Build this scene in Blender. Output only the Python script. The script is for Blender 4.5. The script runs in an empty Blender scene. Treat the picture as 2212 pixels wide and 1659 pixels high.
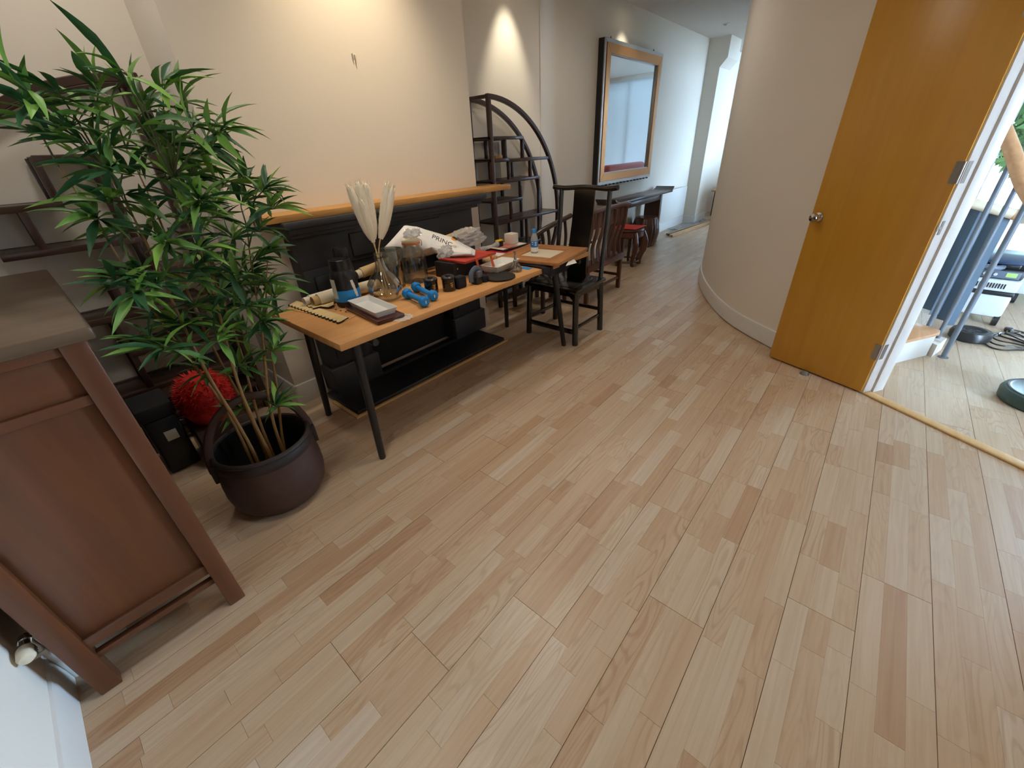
import bpy, bmesh, math, random
from mathutils import Vector, Matrix, noise
import numpy as np

sc = bpy.context.scene
COL = sc.collection
PI = math.pi

# ------------------------------------------------------------------ camera
# rows: camera right, down, forward in world axes (x along the long wall, y towards it, z up)
CR = [[0.6451179868516822, -0.7627257515544387, -0.045521543868257075],
      [-0.4083168610592166, -0.2937744653160226, -0.8642765208560472],
      [0.6458328917105269, 0.5761475431206854, -0.500952976376842]]
FPX = 871.6
CAMZ = 1.5
cam_d = bpy.data.cameras.new('camera'); cam = bpy.data.objects.new('camera', cam_d); COL.objects.link(cam)
cam_d.sensor_width = 36; cam_d.lens = FPX / 2212 * 36; cam_d.clip_start = 0.02; cam_d.clip_end = 200
m = Matrix.Identity(4)
for i in range(3):
    m[i][0] = CR[0][i]; m[i][1] = -CR[1][i]; m[i][2] = -CR[2][i]
m[2][3] = CAMZ
cam.matrix_world = m
sc.camera = cam

# ------------------------------------------------------------------ view, world, lights
sc.view_settings.view_transform = 'Standard'; sc.view_settings.look = 'None'
sc.view_settings.gamma = 1; sc.view_settings.use_curve_mapping = False
sc.view_settings.exposure = 0.0
sc.cycles.max_bounces = 10; sc.cycles.diffuse_bounces = 5; sc.cycles.glossy_bounces = 4
sc.cycles.transmission_bounces = 10; sc.cycles.transparent_max_bounces = 12
sc.cycles.caustics_reflective = False; sc.cycles.caustics_refractive = False
sc.cycles.use_denoising = True
sc.cycles.sample_clamp_indirect = 4

w = bpy.data.worlds.new('world'); sc.world = w; w.use_nodes = True
bg = w.node_tree.nodes['Background']; bg.inputs[0].default_value = (0.53, 0.75, 1.0, 1); bg.inputs[1].default_value = 70.0

def portal(loc, sx, sy, direction):
    d = bpy.data.lights.new('window_daylight', 'AREA'); d.shape = 'RECTANGLE'; d.size = sx; d.size_y = sy
    d.cycles.is_portal = True
    o = bpy.data.objects.new('window_daylight', d); COL.objects.link(o); o.location = loc
    o.rotation_euler = Vector(direction).to_track_quat('-Z', 'Y').to_euler()

portal((7.12, -2.76, 1.48), 2.7, 4.3, (-1, 0, 0))
portal((10.4, -0.74, 1.6), 3.0, 2.4, (0, 1, 0))

def downlight(name, loc, target, power, angle, blend, col, radius=0.03, label='', group=None, on=True):
    """a recessed ceiling downlight: white ring, dark cup and the lamp itself with its own light"""
    t = thing(name, label, 'ceiling light', loc, group=group)
    mb = MB(); n = 24
    prof = [(0.036, -0.001), (0.052, -0.001), (0.052, -0.008), (0.042, -0.010), (0.036, -0.005)]
    mb.lathe(prof + [prof[0]], n, (0, 0, 0)); mb.build('ring', M['chrome'], t, local=True, smooth=True)
    mb = MB(); mb.lathe([(0.0005, -0.003), (0.035, -0.003)], n, (0, 0, 0)); mb.build('bulb', M['bulb' if on else 'bulb_off'], t, local=True)
    if not on: return t
    d = bpy.data.lights.new('lamp', 'SPOT'); d.energy = power; d.spot_size = math.radians(angle); d.spot_blend = blend
    d.color = col; d.shadow_soft_size = radius
    o = bpy.data.objects.new('lamp', d); COL.objects.link(o); o.parent = t
    dv = Vector(target) - Vector(loc); o.location = (0, 0, -0.03)
    o.rotation_euler = dv.to_track_quat('-Z', 'Y').to_euler()
    return t

# ------------------------------------------------------------------ pixel helpers (2212 x 1659 frame)
def _ray(px, py):
    v = ((px - 1106) / FPX, (py - 829.5) / FPX, 1.0)
    return Vector([sum(CR[r][k] * v[r] for r in range(3)) for k in range(3)])
CP = Vector((0, 0, CAMZ))
def PZ(px, py, z=0.0):
    r = _ray(px, py); return CP + r * ((z - CAMZ) / r.z)
def PY(px, py, y):
    r = _ray(px, py); return CP + r * (y / r.y)
def PX(px, py, x):
    r = _ray(px, py); return CP + r * (x / r.x)
def proj(p):
    d = Vector(p) - CP; c = [sum(CR[r][k] * d[k] for k in range(3)) for r in range(3)]
    if c[2] < 0.05: return None
    return (c[0] / c[2] * FPX + 1106, c[1] / c[2] * FPX + 829.5)

# ------------------------------------------------------------------ mesh helpers
BASE = {}
class MB:
    def __init__(s): s.v = []; s.f = []
    def add(s, vs, fs):
        o = len(s.v); s.v += [Vector(p) for p in vs]; s.f += [tuple(i + o for i in f) for f in fs]; return s
    def box(s, x0, x1, y0, y1, z0, z1):
        return s.add([(x0, y0, z0), (x1, y0, z0), (x1, y1, z0), (x0, y1, z0), (x0, y0, z1), (x1, y0, z1), (x1, y1, z1), (x0, y1, z1)],
                     [(0, 3, 2, 1), (4, 5, 6, 7), (0, 1, 5, 4), (1, 2, 6, 5), (2, 3, 7, 6), (3, 0, 4, 7)])
    def obox(s, c, h, rot):
        c = Vector(c); vs = [c + rot @ Vector((h[0] * a, h[1] * b, h[2] * d)) for d in (-1, 1) for a, b in ((-1, -1), (1, -1), (1, 1), (-1, 1))]
        return s.add(vs, [(0, 3, 2, 1), (4, 5, 6, 7), (0, 1, 5, 4), (1, 2, 6, 5), (2, 3, 7, 6), (3, 0, 4, 7)])
    def bar(s, a, b, w, h, up=(0, 0, 1)):
        a = Vector(a); b = Vector(b); d = (b - a); L = d.length; d.normalize()
        up = Vector(up)
        if abs(d.dot(up)) > 0.98: up = Vector((1, 0, 0))
        x = d.cross(up).normalized(); z = x.cross(d)
        rot = Matrix((x, d, z)).transposed()
        return s.obox((a + b) / 2, (w / 2, L / 2, h / 2), rot)
    def tube(s, pts, r, n=10, caps=True, flat=1.0):
        pts = [Vector(p) for p in pts]; k = len(pts)
        rs = [r] * k if not isinstance(r, (list, tuple)) else list(r)
        vs = []; x = None
        for i in range(k):
            d = (pts[min(i + 1, k - 1)] - pts[max(i - 1, 0)])
            if d.length < 1e-9: d = Vector((0, 0, 1))
            d.normalize()
            if x is None:
                u = Vector((0, 0, 1)) if abs(d.z) < 0.9 else Vector((1, 0, 0)); x = d.cross(u).normalized()
            else:
                x = (x - d * x.dot(d)).normalized()
            y = d.cross(x)
            for j in range(n):
                a = 2 * PI * j / n; vs.append(pts[i] + (x * math.cos(a) + y * math.sin(a) * flat) * rs[i])
        fs = [(i * n + j, i * n + (j + 1) % n, (i + 1) * n + (j + 1) % n, (i + 1) * n + j) for i in range(k - 1) for j in range(n)]
        if caps: fs += [tuple(reversed(range(n))), tuple(range((k - 1) * n, k * n))]
        return s.add(vs, fs)
    def lathe(s, prof, n, c, ax=None, caps=False, a0=0, a1=2 * PI, mod=None):
        c = Vector(c); full = abs(a1 - a0 - 2 * PI) < 1e-6; cnt = n if full else n + 1; vs = []
        for (r, z) in prof:
            for j in range(cnt):
                a = a0 + (a1 - a0) * j / n; rr = r * (mod(a, z) if mod else 1); p = Vector((rr * math.cos(a), rr * math.sin(a), z))
                vs.append(c + (ax @ p if ax else p))
        k = len(prof); fs = []
        for i in range(k - 1):
            for j in range(n):
                j2 = (j + 1) % cnt; fs.append((i * cnt + j, i * cnt + j2, (i + 1) * cnt + j2, (i + 1) * cnt + j))
        if caps: fs += [tuple(reversed(range(cnt))), tuple(range((k - 1) * cnt, k * cnt))]
        return s.add(vs, fs)
    def prism(s, poly, d, mat=None):
        """polygon (u,v) in local xy, extruded 0..d along local z, moved by mat"""
        n = len(poly); vs = [Vector((p[0], p[1], 0)) for p in poly] + [Vector((p[0], p[1], d)) for p in poly]
        if mat: vs = [mat @ v for v in vs]
        return s.add(vs, [tuple(reversed(range(n))), tuple(range(n, 2 * n))] + [(i, (i + 1) % n, (i + 1) % n + n, i + n) for i in range(n)])
    def grid(s, fn, nu, nv):
        vs = [fn(i / nu, j / nv) for j in range(nv + 1) for i in range(nu + 1)]
        return s.add(vs, [(j * (nu + 1) + i, j * (nu + 1) + i + 1, (j + 1) * (nu + 1) + i + 1, (j + 1) * (nu + 1) + i) for j in range(nv) for i in range(nu)])
    def build(s, name, mat, parent=None, bevel=0, smooth=False, base=None, local=False, seg=2, thick=0, angle=40):
        me = bpy.data.meshes.new(name)
        b = Vector((0, 0, 0))
        if parent is not None and not local: b = BASE.get(parent.name, b)
        elif base is not None: b = Vector(base)
        me.from_pydata([tuple(v - b) for v in s.v], [], s.f)
        bm = bmesh.new(); bm.from_mesh(me)
        bmesh.ops.recalc_face_normals(bm, faces=bm.faces)
        if bevel:
            es = [e for e in bm.edges if len(e.link_faces) == 2 and e.calc_face_angle(0) > math.radians(30)]
            bmesh.ops.bevel(bm, geom=es, offset=bevel, segments=seg, profile=0.5, affect='EDGES', clamp_overlap=True)
        bm.to_mesh(me); bm.free()
        if smooth or bevel:
            me.polygons.foreach_set('use_smooth', [True] * len(me.polygons)); me.set_sharp_from_angle(angle=math.radians(angle))
        if mat is not None: me.materials.append(mat)
        o = bpy.data.objects.new(name, me); COL.objects.link(o)
        if parent is not None: o.parent = parent; BASE[o.name] = b
        elif base is not None: o.location = b; BASE[o.name] = b
        else: BASE[o.name] = b
        if thick:
            md = o.modifiers.new('thickness', 'SOLIDIFY'); md.thickness = thick; md.offset = 0
        return o

def thing(name, label, cat, loc=(0, 0, 0), rotz=0, group=None):
    o = bpy.data.objects.new(name, None); COL.objects.link(o); o.location = loc; o.rotation_euler = (0, 0, rotz)
    o.empty_display_size = 0.1
    o['label'] = label; o['category'] = cat
    if group: o['group'] = group
    BASE[o.name] = Vector(loc)
    return o
def tag(o, label, cat, group=None):
    o['label'] = label; o['category'] = cat
    if group: o['group'] = group
    return o
def struct(o, label, cat='structure'):
    o['kind'] = 'structure'; o['label'] = label; o['category'] = cat
    return o
def dup(root, loc, rotz, label, group=None):
    r = root.copy(); COL.objects.link(r); r.location = loc; r.rotation_euler = (0, 0, rotz); r['label'] = label
    if group: r['group'] = group
    def rec(a, b):
        for ch in list(a.children):
            c = ch.copy(); COL.objects.link(c); c.parent = b; rec(ch, c)
    rec(root, r)
    return r
def crv(pts, n=8, closed=False):
    """Catmull-Rom through points"""
    P = [Vector(p) for p in pts]; out = []
    k = len(P)
    for i in range(k - 1):
        p0 = P[max(i - 1, 0)]; p1 = P[i]; p2 = P[i + 1]; p3 = P[min(i + 2, k - 1)]
        for j in range(n):
            t = j / n
            out.append(0.5 * ((2 * p1) + (-p0 + p2) * t + (2 * p0 - 5 * p1 + 4 * p2 - p3) * t * t + (-p0 + 3 * p1 - 3 * p2 + p3) * t ** 3))
    out.append(P[-1]); return out
def RZ(a): return Matrix.Rotation(a, 3, 'Z')
def frame(o, x, y, z):
    mt = Matrix.Identity(4)
    for i in range(3): mt[i][0] = x[i]; mt[i][1] = y[i]; mt[i][2] = z[i]; mt[i][3] = o[i]
    return mt
def text_part(body, size, mat4, mat, parent, name='lettering', ext=0.0006, align='LEFT'):
    cu = bpy.data.curves.new(name, 'FONT'); cu.body = body; cu.size = size; cu.extrude = ext; cu.align_x = align
    tmp = bpy.data.objects.new(name + '_t', cu); COL.objects.link(tmp)
    dg = bpy.context.evaluated_depsgraph_get(); me = bpy.data.meshes.new_from_object(tmp.evaluated_get(dg))
    bpy.data.objects.remove(tmp); me.transform(mat4)
    b = BASE.get(parent.name, Vector()); me.transform(Matrix.Translation(-b))
    me.materials.clear(); me.materials.append(mat)
    o = bpy.data.objects.new(name, me); COL.objects.link(o); o.parent = parent; BASE[o.name] = b
    return o

# ------------------------------------------------------------------ materials
M = {}
def lin(r, g, b):
    f = lambda c: (c / 255 / 12.92) if c / 255 <= 0.04045 else ((c / 255 + 0.055) / 1.055) ** 2.4
    return (f(r), f(g), f(b), 1)
def mat(name, col, rough=0.5, metal=0.0, spec=0.5, noise_amt=0.0, nscale=8, bump=0.0, bscale=60, coat=0.0, **kw):
    mt = bpy.data.materials.new(name); mt.use_nodes = True; nt = mt.node_tree; p = nt.nodes['Principled BSDF']
    p.inputs['Base Color'].default_value = col; p.inputs['Roughness'].default_value = rough; p.inputs['Metallic'].default_value = metal
    p.inputs['Specular IOR Level'].default_value = spec
    if coat: p.inputs['Coat Weight'].default_value = coat; p.inputs['Coat Roughness'].default_value = 0.12
    tc = nt.nodes.new('ShaderNodeTexCoord')
    if noise_amt:
        nz = nt.nodes.new('ShaderNodeTexNoise'); nz.inputs['Scale'].default_value = nscale; nz.inputs['Detail'].default_value = 5
        nt.links.new(tc.outputs['Object'], nz.inputs['Vector'])
        mx = nt.nodes.new('ShaderNodeMix'); mx.data_type = 'RGBA'
        mx.inputs[6].default_value = tuple(c * (1 - noise_amt) for c in col[:3]) + (1,)
        mx.inputs[7].default_value = tuple(min(1, c * (1 + noise_amt)) for c in col[:3]) + (1,)
        nt.links.new(nz.outputs['Fac'], mx.inputs[0]); nt.links.new(mx.outputs[2], p.inputs['Base Color'])
    if bump:
        nz = nt.nodes.new('ShaderNodeTexNoise'); nz.inputs['Scale'].default_value = bscale; nz.inputs['Detail'].default_value = 4
        nt.links.new(tc.outputs['Object'], nz.inputs['Vector'])
        bp = nt.nodes.new('ShaderNodeBump'); bp.inputs['Strength'].default_value = bump; bp.inputs['Distance'].default_value = 0.004
        nt.links.new(nz.outputs['Fac'], bp.inputs['Height']); nt.links.new(bp.outputs['Normal'], p.inputs['Normal'])
    for k, v in kw.items(): p.inputs[k].default_value = v
    M[name] = mt; return mt
def wood(name, c1, c2, axis=0, rough=0.45, scale=1.0, coat=0.0, contrast=1.0, fine=True):
    """streaky wood grain running along one object axis"""
    mt = bpy.data.materials.new(name); mt.use_nodes = True; nt = mt.node_tree; p = nt.nodes['Principled BSDF']
    tc = nt.nodes.new('ShaderNodeTexCoord'); mp = nt.nodes.new('ShaderNodeMapping')
    s = [26 * scale] * 3; s[axis] = 1.6 * scale; mp.inputs['Scale'].default_value = s
    nt.links.new(tc.outputs['Object'], mp.inputs['Vector'])
    n1 = nt.nodes.new('ShaderNodeTexNoise'); n1.inputs['Scale'].default_value = 1.0; n1.inputs['Detail'].default_value = 6; n1.inputs['Distortion'].default_value = 0.6
    nt.links.new(mp.outputs['Vector'], n1.inputs['Vector'])
    n2 = nt.nodes.new('ShaderNodeTexNoise'); n2.inputs['Scale'].default_value = 2.5 * scale; n2.inputs['Detail'].default_value = 2
    nt.links.new(tc.outputs['Object'], n2.inputs['Vector'])
    ma = nt.nodes.new('ShaderNodeMath'); ma.operation = 'MULTIPLY_ADD'; ma.inputs[1].default_value = 0.6
    nt.links.new(n1.outputs['Fac'], ma.inputs[0])
    mb_ = nt.nodes.new('ShaderNodeMath'); mb_.operation = 'MULTIPLY'; mb_.inputs[1].default_value = 0.4
    nt.links.new(n2.outputs['Fac'], mb_.inputs[0]); nt.links.new(mb_.outputs[0], ma.inputs[2])
    rp = nt.nodes.new('ShaderNodeValToRGB'); rp.color_ramp.elements[0].position = 0.5 - 0.2 / contrast; rp.color_ramp.elements[1].position = 0.5 + 0.2 / contrast
    rp.color_ramp.elements[0].color = c1; rp.color_ramp.elements[1].color = c2
    nt.links.new(ma.outputs[0], rp.inputs['Fac']); nt.links.new(rp.outputs['Color'], p.inputs['Base Color'])
    p.inputs['Roughness'].default_value = rough
    if coat: p.inputs['Coat Weight'].default_value = coat; p.inputs['Coat Roughness'].default_value = 0.15
    bp = nt.nodes.new('ShaderNodeBump'); bp.inputs['Strength'].default_value = 0.08; bp.inputs['Distance'].default_value = 0.002
    nt.links.new(n1.outputs['Fac'], bp.inputs['Height']); nt.links.new(bp.outputs['Normal'], p.inputs['Normal'])
    M[name] = mt; return mt
def glass(name, col=(0.95, 0.98, 0.96, 1), rough=0.02, ior=1.45):
    mt = bpy.data.materials.new(name); mt.use_nodes = True; nt = mt.node_tree; p = nt.nodes['Principled BSDF']
    p.inputs['Base Color'].default_value = col; p.inputs['Roughness'].default_value = rough; p.inputs['IOR'].default_value = ior
    p.inputs['Transmission Weight'].default_value = 1.0; M[name] = mt; return mt
def clearfilm(name, col, alpha, rough=0.1):
    mt = mat(name, col, rough); mt.node_tree.nodes['Principled BSDF'].inputs['Alpha'].default_value = alpha; return mt
def emit(name, col, st):
    mt = bpy.data.materials.new(name); mt.use_nodes = True; p = mt.node_tree.nodes['Principled BSDF']
    p.inputs['Base Color'].default_value = (0, 0, 0, 1); p.inputs['Emission Color'].default_value = col; p.inputs['Emission Strength'].default_value = st
    M[name] = mt; return mt

mat('plaster', lin(236, 229, 218), 0.75, noise_amt=0.02, nscale=2.5, bump=0.05, bscale=90, spec=0.25)
mat('ceiling_paint', lin(228, 227, 224), 0.85, spec=0.2, noise_amt=0.015, nscale=2)
mat('white_gloss', lin(226, 224, 220), 0.35, noise_amt=0.02, nscale=12)
mat('radiator_white', lin(226, 226, 222), 0.3, noise_amt=0.01)
wood('door_veneer', lin(184, 130, 40), lin(204, 150, 54), axis=2, rough=0.32, scale=0.8, contrast=0.7)
wood('rosewood', lin(42, 26, 22), lin(66, 41, 33), axis=2, rough=0.35, coat=0.2)
wood('rosewood_x', lin(42, 27, 22), lin(68, 44, 35), axis=0, rough=0.33, coat=0.2)
wood('cabinet_wood', lin(74, 40, 22), lin(108, 62, 34), axis=2, rough=0.36, coat=0.25, scale=0.7)
wood('cabinet_wood_x', lin(72, 40, 22), lin(104, 60, 34), axis=0, rough=0.4, coat=0.2, scale=0.8)
wood('cabinet_top', lin(66, 50, 38), lin(100, 80, 62), axis=0, rough=0.3, coat=0.4, scale=0.8)
wood('oak_x', lin(200, 142, 84), lin(224, 170, 112), axis=0, rough=0.45, scale=0.9, contrast=0.8)
wood('mantel_oak', lin(176, 124, 62), lin(206, 156, 90), axis=0, rough=0.45, scale=1.6)
wood('panel_oak', lin(156, 100, 52), lin(190, 132, 76), axis=1, rough=0.5, scale=1.3)
wood('panel_oak_x', lin(156, 100, 52), lin(190, 132, 76), axis=0, rough=0.5, scale=1.3)
wood('handrail_wood', lin(176, 128, 88), lin(206, 160, 118), axis=0, rough=0.4)
wood('pale_ply', lin(214, 186, 130), lin(232, 208, 158), axis=0, rough=0.6)
wood('reddish_wood', lin(64, 34, 24), lin(98, 56, 38), axis=2, rough=0.35, coat=0.2)
wood('threshold_oak', lin(206, 164, 104), lin(226, 190, 134), axis=0, rough=0.45)
mat('black_lacquer', lin(18, 16, 15), 0.18, coat=0.5, noise_amt=0.1)
mat('black_metal', lin(24, 24, 26), 0.45, noise_amt=0.08)
mat('black_plastic', lin(22, 23, 26), 0.35, noise_amt=0.05)
mat('black_matte', lin(20, 20, 24), 0.8, noise_amt=0.1, bump=0.1)
mat('slate', lin(44, 46, 52), 0.55, noise_amt=0.12, nscale=14, bump=0.08, bscale=50)
mat('near_black', lin(14, 14, 16), 0.8, noise_amt=0.2)
mat('hearth_slate', lin(30, 30, 34), 0.42, noise_amt=0.15, nscale=20, bump=0.06)
mat('chrome', lin(210, 210, 212), 0.12, metal=1.0)
mat('brushed_steel', lin(170, 168, 164), 0.38, metal=1.0, noise_amt=0.1, nscale=40)
mat('brass', lin(190, 160, 96), 0.35, metal=0.8)
mat('copper_gold', lin(172, 116, 60), 0.28, metal=0.75, noise_amt=0.06, nscale=30)
mat('silver_trim', lin(170, 166, 160), 0.3, metal=0.9, noise_amt=0.1, nscale=20)
mat('mirror_glass', (0.90, 0.97, 0.99, 1), 0.01, metal=1.0)
mat('blue_rubber', lin(18, 132, 214), 0.45, noise_amt=0.04)
mat('white_ceramic', lin(232, 232, 230), 0.12, spec=0.6, noise_amt=0.01)
mat('white_paper', lin(236, 236, 232), 0.7, noise_amt=0.02)
mat('white_card', lin(232, 226, 218), 0.7, noise_amt=0.02)
mat('kraft', lin(196, 166, 120), 0.75, noise_amt=0.06, bump=0.05)
mat('cream_paper', lin(222, 210, 186), 0.7, noise_amt=0.04)
mat('label_blue', lin(24, 140, 220), 0.35, noise_amt=0.03)
mat('label_grey', lin(190, 194, 190), 0.5, noise_amt=0.08, nscale=60)
mat('red_card', lin(178, 54, 44), 0.45, noise_amt=0.06)
mat('magenta_card', lin(190, 30, 70), 0.45)
mat('orange_ribbon', lin(196, 74, 26), 0.5, noise_amt=0.1)
mat('pampas', lin(250, 242, 226), 0.9, noise_amt=0.06, nscale=20)
mat('straw', lin(216, 186, 136), 0.7, noise_amt=0.08)
mat('orange_rubber', lin(220, 120, 50), 0.5)
mat('yellow_plastic', lin(240, 206, 30), 0.4)
mat('gold_print', lin(190, 150, 80), 0.4, metal=0.4)
mat('grey_plastic', lin(92, 102, 118), 0.4)
mat('dark_cloth', lin(24, 26, 34), 0.95, noise_amt=0.2, nscale=60, bump=0.2, bscale=120)
mat('lace', lin(214, 200, 184), 0.8, noise_amt=0.2, nscale=80)
mat('water_label', lin(36, 120, 200), 0.4)
mat('basket', lin(66, 42, 32), 0.6, noise_amt=0.2, nscale=40)
mat('basket_dark', lin(40, 30, 28), 0.6, noise_amt=0.2, nscale=40)
mat('soil', lin(16, 14, 14), 0.95, noise_amt=0.3)
mat('bamboo_cane', lin(150, 112, 62), 0.5, noise_amt=0.3, nscale=25)
mat('twig', lin(84, 92, 58), 0.6)
mat('red_velvet', lin(190, 30, 20), 0.8, noise_amt=0.15, nscale=30)
mat('red_leather', lin(140, 44, 40), 0.4, noise_amt=0.1)
mat('red_cloth', lin(200, 50, 44), 0.7)
mat('blue_steel', lin(74, 92, 108), 0.4, noise_amt=0.05, spec=0.4)
mat('grey_steel', lin(98, 106, 116), 0.4, noise_amt=0.05)
mat('light_grey_plastic', lin(204, 208, 208), 0.4, noise_amt=0.02)
mat('dark_blue_plastic', lin(44, 62, 88), 0.4)
mat('green_plastic', lin(40, 62, 56), 0.45)
mat('lcd_green', lin(170, 200, 120), 0.3)
mat('paving', lin(200, 200, 196), 0.8, noise_amt=0.05)
mat('leaf_far', lin(84, 130, 74), 0.6, noise_amt=0.3, nscale=3)
mat('bark', lin(90, 78, 64), 0.8, noise_amt=0.2)
mat('bag_white', lin(232, 232, 234), 0.35, noise_amt=0.02, bump=0.1, bscale=20)
mat('ink', lin(30, 28, 30), 0.5)
mat('amber', lin(230, 150, 30), 0.5)
mat('dark_red_lacquer', lin(66, 20, 22), 0.25, coat=0.3)
mat('bulb_off', lin(120, 118, 112), 0.3)
mat('stop_rubber', lin(112, 110, 100), 0.6)
emit('bulb', (1.0, 0.82, 0.55, 1), 30)
glass('clear_glass'); glass('grey_glass', (0.82, 0.86, 0.84, 1)); glass('window_pane', (1, 1, 1, 1), 0.0, 1.02)
clearfilm('plastic_film', lin(206, 210, 216), 0.42, 0.08)
clearfilm('clear_plastic', lin(206, 222, 230), 0.45, 0.08)

def leaf_mat(name, c1, c2):
    mt = bpy.data.materials.new(name); mt.use_nodes = True; nt = mt.node_tree; p = nt.nodes['Principled BSDF']
    oi = nt.nodes.new('ShaderNodeAttribute'); oi.attribute_name = 'tint'
    ob = nt.nodes.new('ShaderNodeObjectInfo'); ad = nt.nodes.new('ShaderNodeMath'); ad.operation = 'ADD'
    nt.links.new(oi.outputs['Fac'], ad.inputs[0]); nt.links.new(ob.outputs['Random'], ad.inputs[1])
    fr = nt.nodes.new('ShaderNodeMath'); fr.operation = 'FRACT'; nt.links.new(ad.outputs[0], fr.inputs[0])
    rp = nt.nodes.new('ShaderNodeValToRGB'); rp.color_ramp.elements[0].color = c1; rp.color_ramp.elements[1].color = c2
    rp.color_ramp.elements[0].position = 0.35; rp.color_ramp.elements[1].position = 1.0
    nt.links.new(fr.outputs[0], rp.inputs['Fac']); nt.links.new(rp.outputs['Color'], p.inputs['Base Color'])
    p.inputs['Roughness'].default_value = 0.45
    M[name] = mt
leaf_mat('leaf', lin(46, 92, 54), lin(130, 178, 72))

def floor_mat():
    mt = bpy.data.materials.new('floor_strip'); mt.use_nodes = True; nt = mt.node_tree; N = nt.nodes; L = nt.links; p = N['Principled BSDF']
    at = N.new('ShaderNodeAttribute'); at.attribute_name = 'tint'
    sep = N.new('ShaderNodeSeparateColor'); L.new(at.outputs['Color'], sep.inputs[0])
    tc = N.new('ShaderNodeTexCoord')
    off = N.new('ShaderNodeVectorMath'); off.operation = 'SCALE'; off.inputs['Scale'].default_value = 37.0; L.new(at.outputs['Color'], off.inputs[0])
    add = N.new('ShaderNodeVectorMath'); add.operation = 'ADD'; L.new(tc.outputs['Object'], add.inputs[0]); L.new(off.outputs[0], add.inputs[1])
    mp = N.new('ShaderNodeMapping'); mp.inputs['Scale'].default_value = (1.6, 46, 1); L.new(add.outputs[0], mp.inputs['Vector'])
    n1 = N.new('ShaderNodeTexNoise'); n1.inputs['Scale'].default_value = 1.5; n1.inputs['Detail'].default_value = 5; n1.inputs['Distortion'].default_value = 0.5; L.new(mp.outputs[0], n1.inputs['Vector'])
    # cathedral figure: bands of a slowly bending field
    mp2 = N.new('ShaderNodeMapping'); mp2.inputs['Scale'].default_value = (2.2, 15, 1); L.new(add.outputs[0], mp2.inputs['Vector'])
    n2 = N.new('ShaderNodeTexNoise'); n2.inputs['Scale'].default_value = 0.9; n2.inputs['Detail'].default_value = 1.0; L.new(mp2.outputs[0], n2.inputs['Vector'])
    sn = N.new('ShaderNodeMath'); sn.operation = 'MULTIPLY'; sn.inputs[1].default_value = 70; L.new(n2.outputs['Fac'], sn.inputs[0])
    sn2 = N.new('ShaderNodeMath'); sn2.operation = 'SINE'; L.new(sn.outputs[0], sn2.inputs[0])
    pw = N.new('ShaderNodeMapRange'); pw.inputs[1].default_value = 0.2; pw.inputs[2].default_value = 1.0; L.new(sn2.outputs[0], pw.inputs[0])
    fig = N.new('ShaderNodeMath'); fig.operation = 'MULTIPLY'; L.new(pw.outputs[0], fig.inputs[0]); L.new(sep.outputs[2], fig.inputs[1])
    rp = N.new('ShaderNodeValToRGB'); e = rp.color_ramp.elements
    e[0].position = 0.0; e[0].color = lin(184, 150, 118); e[1].position = 1.0; e[1].color = lin(214, 198, 178)
    for ps, c in ((0.25, lin(195, 165, 134)), (0.5, lin(202, 176, 147)), (0.75, lin(207, 186, 160))):
        q = e.new(ps); q.color = c
    L.new(sep.outputs[0], rp.inputs['Fac'])
    mx = N.new('ShaderNodeMix'); mx.data_type = 'RGBA'; mx.blend_type = 'MULTIPLY'
    g = N.new('ShaderNodeMapRange'); g.inputs[1].default_value = 0.35; g.inputs[2].default_value = 0.7; g.inputs[3].default_value = 0.0; g.inputs[4].default_value = 0.28; L.new(n1.outputs['Fac'], g.inputs[0])
    L.new(g.outputs[0], mx.inputs[0]); L.new(rp.outputs['Color'], mx.inputs[6]); mx.inputs[7].default_value = lin(200, 160, 120)
    mx2 = N.new('ShaderNodeMix'); mx2.data_type = 'RGBA'; mx2.blend_type = 'MULTIPLY'
    fm = N.new('ShaderNodeMath'); fm.operation = 'MULTIPLY'; fm.inputs[1].default_value = 0.32; L.new(fig.outputs[0], fm.inputs[0])
    L.new(fm.outputs[0], mx2.inputs[0]); L.new(mx.outputs[2], mx2.inputs[6]); mx2.inputs[7].default_value = lin(190, 152, 118)
    L.new(mx2.outputs[2], p.inputs['Base Color'])
    p.inputs['Roughness'].default_value = 0.34; p.inputs['Specular IOR Level'].default_value = 0.5
    bp = N.new('ShaderNodeBump'); bp.inputs['Strength'].default_value = 0.04; bp.inputs['Distance'].default_value = 0.001
    L.new(n1.outputs['Fac'], bp.inputs['Height']); L.new(bp.outputs['Normal'], p.inputs['Normal'])
    M['floor_strip'] = mt
floor_mat()
mat('floor_gap', lin(120, 88, 58), 0.8)

def thin_glass(name, tint, gl=0.06, rough=0.02):
    mt = bpy.data.materials.new(name); mt.use_nodes = True; nt = mt.node_tree; N = nt.nodes; L = nt.links
    N.remove(N['Principled BSDF']); out = N['Material Output']
    tr = N.new('ShaderNodeBsdfTransparent'); tr.inputs[0].default_value = tint
    gs = N.new('ShaderNodeBsdfGlossy'); gs.inputs['Roughness'].default_value = rough
    fr = N.new('ShaderNodeLayerWeight'); fr.inputs[0].default_value = 0.35
    mr = N.new('ShaderNodeMapRange'); mr.inputs[3].default_value = gl; mr.inputs[4].default_value = 0.75; L.new(fr.outputs['Fresnel'], mr.inputs[0])
    mx = N.new('ShaderNodeMixShader'); L.new(mr.outputs[0], mx.inputs[0]); L.new(tr.outputs[0], mx.inputs[1]); L.new(gs.outputs[0], mx.inputs[2])
    L.new(mx.outputs[0], out.inputs[0]); M[name] = mt
thin_glass('clear_glass', (0.88, 0.91, 0.89, 1), 0.10); thin_glass('grey_glass', (0.84, 0.87, 0.85, 1), 0.13); thin_glass('window_pane', (0.97, 0.99, 1, 1), 0.03)

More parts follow.
